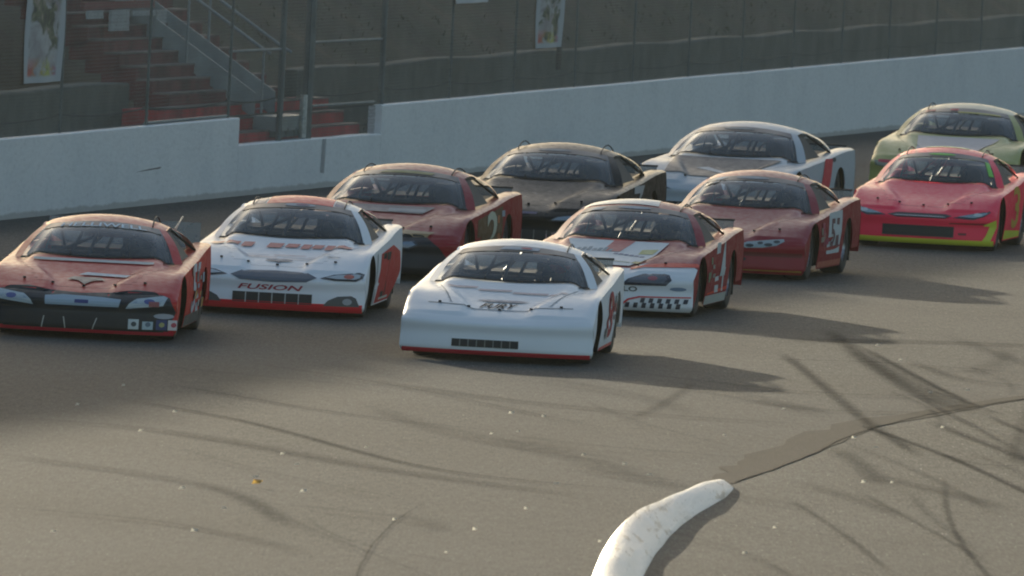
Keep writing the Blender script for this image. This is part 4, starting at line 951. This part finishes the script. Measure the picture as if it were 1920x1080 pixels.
def liv_neon(c):
    d, t = c['deco'], c['text']
    grille(c, rect(-.48, .165, .46, .30), 1); d('upper_grille', [(-.42, .415), (-.30, .445), (.34, .445), (.42, .425), (.34, .395), (-.30, .392)], c['NM'](1.2), (.05, .04, .045)); d('grille_chrome', [(-.36, .405), (.36, .405), (.30, .415), (-.30, .415)], c['NM'](2), (.45, .42, .42))
    headlights(c, [(.44, .405), (.62, .45), (.88, .50), (.90, .485), (.82, .43), (.70, .395)], (.28, .36, .40), (.06, .05, .06), (.5, .55, .55))
    d('nose_crease', [(.40, .335), (.92, .335), (.92, .36), (.40, .35)], c['NM'](1), (.30, .015, .02)); d('tow_hole', rect(.52, .20, .62, .225), c['NM'](1), (.15, .02, .02))
    d('corner_flash', [(.80, .11), (.91, .11), (.985, .33), (.975, .40), (.84, .34), (.82, .325), (.90, .32), (.86, .2)], c['NM'](1.5), (.60, .62, .05))
    d('corner_flash', mir([(.80, .11), (.91, .11), (.985, .33), (.975, .40), (.84, .34), (.82, .325), (.90, .32), (.86, .2)]), c['NM'](1.5), (.60, .62, .05))
    d('windshield_emblem', ell(-.02, .90, .30, .045, 20), c['W'], (.18, .60, .06))
    part('pillar_flash', poly_map(rect(.90, .30, .985, .80), lambda u, v: c['W'](u, v), .1), paint((.22, .60, .08)), c['root'], False)
    for u0, u1 in ((-.35, -.08), (.02, .12)): d('windshield_streak', [(u0, .2), (u0 + .02, .2), (u1, .75), (u1 - .02, .75)], lambda u, v: ws(u, v) + Vector((0, .01, -.012)), (.40, .03, .04))
    side_text(c, '3', 2.1, 2.9, .25, .78, (.55, .30, .04), .1, 2); side_poly(c, 'flank_stripe', [(1.4, .13), (3.2, .13), (3.2, .2), (1.4, .25)], (.58, .60, .05), 1)
    rf = lambda u, v: roof(u, v) + Vector((0, -.003, .006)); d('roof_panel', [(-.5, .35), (.45, .35), (.4, .9), (-.4, .9)], rf, (.45, .60, .20), step=.1)
def liv_r2(c):
    d, t = c['deco'], c['text']
    d('dark_mask', [(-.97, .10), (.97, .10), (.90, .20), (.78, .38), (.60, .50), (.2, .515), (0, .50), (-.2, .50), (-.52, .47), (-.74, .36), (-.90, .20)], c['NM'](1), (.018, .02, .024)); headlights(c, [(.24, .36), (.34, .42), (.50, .44), (.56, .40), (.46, .35)], (.22, .28, .34), (.05, .07, .09))
    d('hood_panel', [(-.60, 1.20), (-.50, 1.42), (.50, 1.42), (.40, 1.16)], c['TM'](1), (.20, .17, .17)); d('hood_flash', [(-.55, .96), (-.20, 1.04), (-.16, 1.16), (-.5, 1.14)], c['TM'](1.4), (.50, .04, .05)); d('hood_script', rect(.0, 1.2, .42, 1.32), c['TM'](1.5), (.25, .27, .28))
    d('windshield_lettering', [(-.50, .84), (.50, .84), (.56, .94), (-.40, .94)], c['W'], (.26, .24, .08)); d('fender_flash', [(.30, .51), (.62, .49), (.70, .53), (.36, .545)], c['NM'](2), (.36, .24, .12))
    side_text(c, '2', 2.1, 2.9, .24, .74, (.50, .52, .40), .1, 2); side_poly(c, 'flank_patch', [(1.42, .14), (3.2, .14), (3.2, .78), (1.5, .66)], (.13, .075, .035), 1); stickers(c, 15, y0=2.8, y1=3.3, cols=[(.3, .36, .42), (.45, .16, .06)], n=6, z1=.7)
def liv_black(c):
    d, t = c['deco'], c['text']
    headlights(c, [(.30, .36), (.40, .41), (.66, .45), (.70, .42), (.56, .37)], (.24, .30, .36), (.04, .045, .05)); grille(c, rect(-.45, .14, .45, .25), 6)
    d('windshield_emblem', ell(-.05, .90, .34, .045, 20), c['W'], (.22, .24, .25)); side_text(c, '7', 2.1, 2.9, .25, .76, (.42, .44, .44), .1, 2); d('nose_mark', rect(-.1, .43, .16, .455), c['NM'](1), (.12, .1, .16)); stickers(c, 21, cols=[(.25, .12, .1), (.3, .3, .3)], n=8)
def liv_grey(c):
    d, t = c['deco'], c['text']
    d('hood_panel', [(-.6, .52), (.45, .50), (.66, 1.44), (-.66, 1.44)], c['TM'](.8), (.05, .055, .06)); d('hood_flash', [(-.30, .95), (.05, .70), (.15, .72), (-.15, 1.0)], c['TM'](1.4), (.42, .46, .48))
    headlights(c, [(.40, .40), (.60, .46), (.88, .50), (.80, .42)], (.25, .28, .3), (.06, .07, .07)); grille(c, rect(-.45, .14, .45, .25), 6)
    side_poly(c, 'number', [(2.25, .22), (2.85, .22), (3.12, .80), (2.62, .80)], (.60, .05, .07), 1.5); d('windshield_emblem', ell(-.05, .90, .34, .045, 20), c['W'], (.2, .23, .24)); side_poly(c, 'sticker', ell(3.2, .78, .12, .03, 10), (.06, .07, .08), 1.5)
def liv_green(c):
    d, t = c['deco'], c['text']
    headlights(c, [(-.52, .36), (-.70, .42), (-.92, .44), (-.90, .38), (-.70, .34)][::-1], (.32, .36, .30), (.16, .18, .12)); d('headlight_mark', rect(-.86, .41, -.62, .45), c['NM'](2.6), (.50, .05, .08)); grille(c, rect(-.45, .14, .45, .25), 6)
    d('windshield_emblem', rect(-.86, .83, -.64, .93), c['W'], (.50, .06, .06)); d('windshield_emblem', rect(-.30, .85, -.12, .94), c['W'], (.55, .05, .07)); d('windshield_lettering', rect(-.1, .74, .8, .80), c['W'], (.45, .38, .05))
    d('hood_panel', [(-.4, .5), (.4, .5), (.6, 1.42), (-.5, 1.42)], c['TM'](.8), (.50, .44, .42)); side_text(c, '6', 2.1, 2.9, .25, .78, (.5, .05, .04), .1, 2)

cars = [
 dict(pos=(.09, 136.9), yaw=4.8, zs=.955, label='all white stock car leading the pack, red strip under its nose and no headlights', body=WHITE, lip=(.55, .02, .04), sill=(.6, .03, .05), livery=liv_lead, bow=.85, rails=(1,), spoiler=.09, visor=(.035, .04, .043)),
 dict(pos=(-2.33, 145.4), yaw=5, label='white stock car lettered FUSION on its nose, with a red roof stripe', body=WHITE, lip=(.68, .02, .035), liph=1.7, livery=liv_fusion, rails=(1, -1), spoiler=.05),
 dict(pos=(-4.22, 137.6), yaw=3.5, zs=.975, label='red stock car with a black nose and HELLIWELL across the windshield, at the left edge', body=RED_, nose=RED_, lip=(.62, .02, .05), livery=liv_red_left, spoiler=.22, lexan=True, antenna=True, railh=.05, visor=(.05, .056, .065)),
 dict(pos=(1.43, 149.9), yaw=8.5, label='dark red and white stock car with a chequered lower nose and number 14', body=DRED, nose=(.72, .74, .75), hood=DRED, lip=(.65, .66, .66), livery=liv_14, spoiler=.09, pillar=DRED, sail=DRED),
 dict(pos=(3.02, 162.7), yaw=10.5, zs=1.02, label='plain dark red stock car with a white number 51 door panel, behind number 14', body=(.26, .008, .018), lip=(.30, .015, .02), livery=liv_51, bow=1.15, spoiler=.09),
 dict(pos=(5.72, 176.1), yaw=9, zs=1.05, label='fluorescent pinkish red stock car with a yellow strip under the nose, at the right edge', body=(.95, .02, .07), lip=(.62, .62, .04), liph=1.35, livery=liv_neon, bow=1.45, rails=(1, -1), railh=.03, spoiler=.09, fin=dict(dirt=.12)),
 dict(pos=(-1.22, 157.3), yaw=9.5, sc=1.05, label='dull red stock car with a black lower nose, directly behind the car lettered FUSION', body=(.27, .008, .014), lip=(.02, .02, .02), livery=liv_r2, bow=1.3, spoiler=.05, rails=(1, -1)),
 dict(pos=(.60, 168.8), yaw=10, sc=1.06, label='black stock car with roof rails near the wall, between the dull red and grey cars', body=(.008, .009, .010), lip=(.03, .03, .03), fin=dict(spec=.10, coat=.03, dirt=.0, rough=.32), livery=liv_black, bow=1.35, rails=(1, -1), railh=.045, spoiler=.05),
 dict(pos=(3.20, 182.6), yaw=12.5, sc=1.12, zs=.97, label='pale grey stock car with red door number and dark hood, nearest the wall', body=(.42, .47, .49), lip=(.3, .33, .35), livery=liv_grey, spoiler=.03, rails=(), sail=(.42, .47, .49)),
 dict(pos=(6.75, 199.5), yaw=9, sc=1.12, zs=.97, label='olive green stock car, last of the pack in the upper right corner', body=(.36, .36, .11), lip=(.2, .22, .05), livery=liv_green, bow=1.3, spoiler=.06, rails=(-1,), railh=.03, roof=(.45, .44, .30)),
]
ONLY = None
roots = [make_car(s_) for i, s_ in enumerate(cars) if ONLY is None or i in ONLY]

# ---------------------------------------------------------------- drivers
def skin_mesh(name, joints, bones, root_i, sub=1):
    me = bpy.data.meshes.new(name); me.from_pydata([j[:3] for j in joints], bones, []); ob = bpy.data.objects.new('tmp_body', me); COL.objects.link(ob)
    md = ob.modifiers.new('s', 'SKIN'); sv = me.skin_vertices[0].data
    for i, j in enumerate(joints): sv[i].radius = (j[3], j[4] if len(j) > 4 else j[3])
    sv[root_i].use_root = True; md.use_smooth_shade = True
    m2 = ob.modifiers.new('d', 'SUBSURF'); m2.levels = sub; m2.render_levels = sub
    dg = bpy.context.evaluated_depsgraph_get(); out = bpy.data.meshes.new_from_object(ob.evaluated_get(dg)); bpy.data.objects.remove(ob); out.name = name; return out
J = [(.40, 2.80, .40, .17, .13), (.40, 2.86, .58, .17, .12), (.40, 2.88, .76, .19, .12), (.40, 2.87, .87, .06, .06), (.40, 2.85, .95, .07, .08),
     (.60, 2.86, .80, .065), (.63, 2.62, .68, .05), (.545, 2.38, .80, .038), (.535, 2.28, .86, .036), (.20, 2.86, .80, .065), (.17, 2.62, .68, .05), (.225, 2.38, .80, .038), (.235, 2.28, .86, .036),
     (.50, 2.60, .40, .085), (.50, 2.25, .48, .06), (.50, 1.90, .28, .045), (.50, 1.80, .33, .035), (.30, 2.60, .40, .085), (.30, 2.25, .48, .06), (.30, 1.90, .28, .045), (.30, 1.80, .33, .035)]
Bn = [(0, 1), (1, 2), (2, 3), (3, 4), (2, 5), (5, 6), (6, 7), (7, 8), (2, 9), (9, 10), (10, 11), (11, 12), (0, 13), (13, 14), (14, 15), (15, 16), (0, 17), (17, 18), (18, 19), (19, 20)]
for s_, h, bx0 in ((-1, 8, .535), (1, 12, .235)):       # gloved fingers closed over the rim of the wheel
    for k_ in range(4):
        dxx = (k_ - 1.5) * .019; n = len(J)
        J += [(bx0 + dxx, 2.225, .900 - .004 * abs(k_ - 1.2), .0105), (bx0 + dxx, 2.175, .888, .0095), (bx0 + dxx, 2.165, .862, .0085)]; Bn += [(h, n), (n, n + 1), (n + 1, n + 2)]
    n = len(J); J += [(bx0 + s_ * .045, 2.26, .85, .012), (bx0 + s_ * .05, 2.215, .845, .010)]; Bn += [(h, n), (n, n + 1)]
J = [(j[0], j[1] - YC, *j[2:]) for j in J]
body_me = skin_mesh('body', J, Bn, 0)
vs = []; fs = []
for i in range(13):
    th = pi * i / 12
    for j in range(20):
        ph = 2 * pi * j / 20; x, y, z = sin(th) * cos(ph), sin(th) * sin(ph), cos(th)
        vs.append((.40 + .125 * x, 2.83 - YC + .145 * y * (1.05 if y < 0 else 1), .985 + .125 * z * (1 if z > 0 else .95)))
for i in range(12):
    for j in range(20): fs.append((i * 20 + j, (i + 1) * 20 + j, (i + 1) * 20 + (j + 1) % 20, i * 20 + (j + 1) % 20))
helm_me = bpy.data.meshes.new('helmet'); helm_me.from_pydata(vs, [], fs); helm_me.polygons.foreach_set('use_smooth', [True] * len(fs))
vis_v, vis_f = grid(lambda u, v: Vector((.40 + .129 * sin(u) * cos(v * .9), 2.83 - YC - .157 * cos(u) * cos(v * .9), .99 + .11 * sin(v))), 12, 5, -1.15, 1.15, -.25, .5)
vis_me = bpy.data.meshes.new('visor'); vis_me.from_pydata([tuple(v) for v in vis_v], [], vis_f)
VISM = flat('visor_dark', (.015, .015, .018), .15)
drv = [(0, (.05, .05, .06), (.55, .06, .08), 'driver in a dark suit and red helmet inside the leading white car'), (1, (.05, .05, .06), (.04, .04, .05), 'driver in black helmet at the wheel of the white car lettered FUSION'),
       (2, (.06, .05, .05), (.10, .10, .11), 'driver in grey helmet at the wheel of the red car lettered HELLIWELL'), (3, (.30, .24, .18), (.05, .05, .05), 'driver in a tan suit leaning forward in the number 14 car'), (4, (.06, .04, .04), (.08, .07, .07), 'driver seen darkly through the windshield of the number 51 car')]
for i, suit, hel, lab in drv:
    if ONLY is not None: break
    o = bpy.data.objects.new('person', body_me); COL.objects.link(o); o.matrix_world = Matrix.Translation(roots[i].location) @ Matrix.Rotation(roots[i].rotation_euler.z, 4, 'Z')
    if not body_me.materials: body_me.materials.append(None)
    o.material_slots[0].link = 'OBJECT'; o.material_slots[0].material = flat('race_suit', suit, .8)
    tag(o, lab, 'person', 'racing drivers in their cars')
    o.scale = roots[i].scale; h = bpy.data.objects.new('helmet', helm_me); COL.objects.link(h); h.parent = o
    if not helm_me.materials: helm_me.materials.append(None)
    h.material_slots[0].link = 'OBJECT'; h.material_slots[0].material = paint(hel, .25, .8, .05)
    v = bpy.data.objects.new('visor', vis_me); COL.objects.link(v); v.parent = h
    if not vis_me.materials: vis_me.materials.append(VISM)
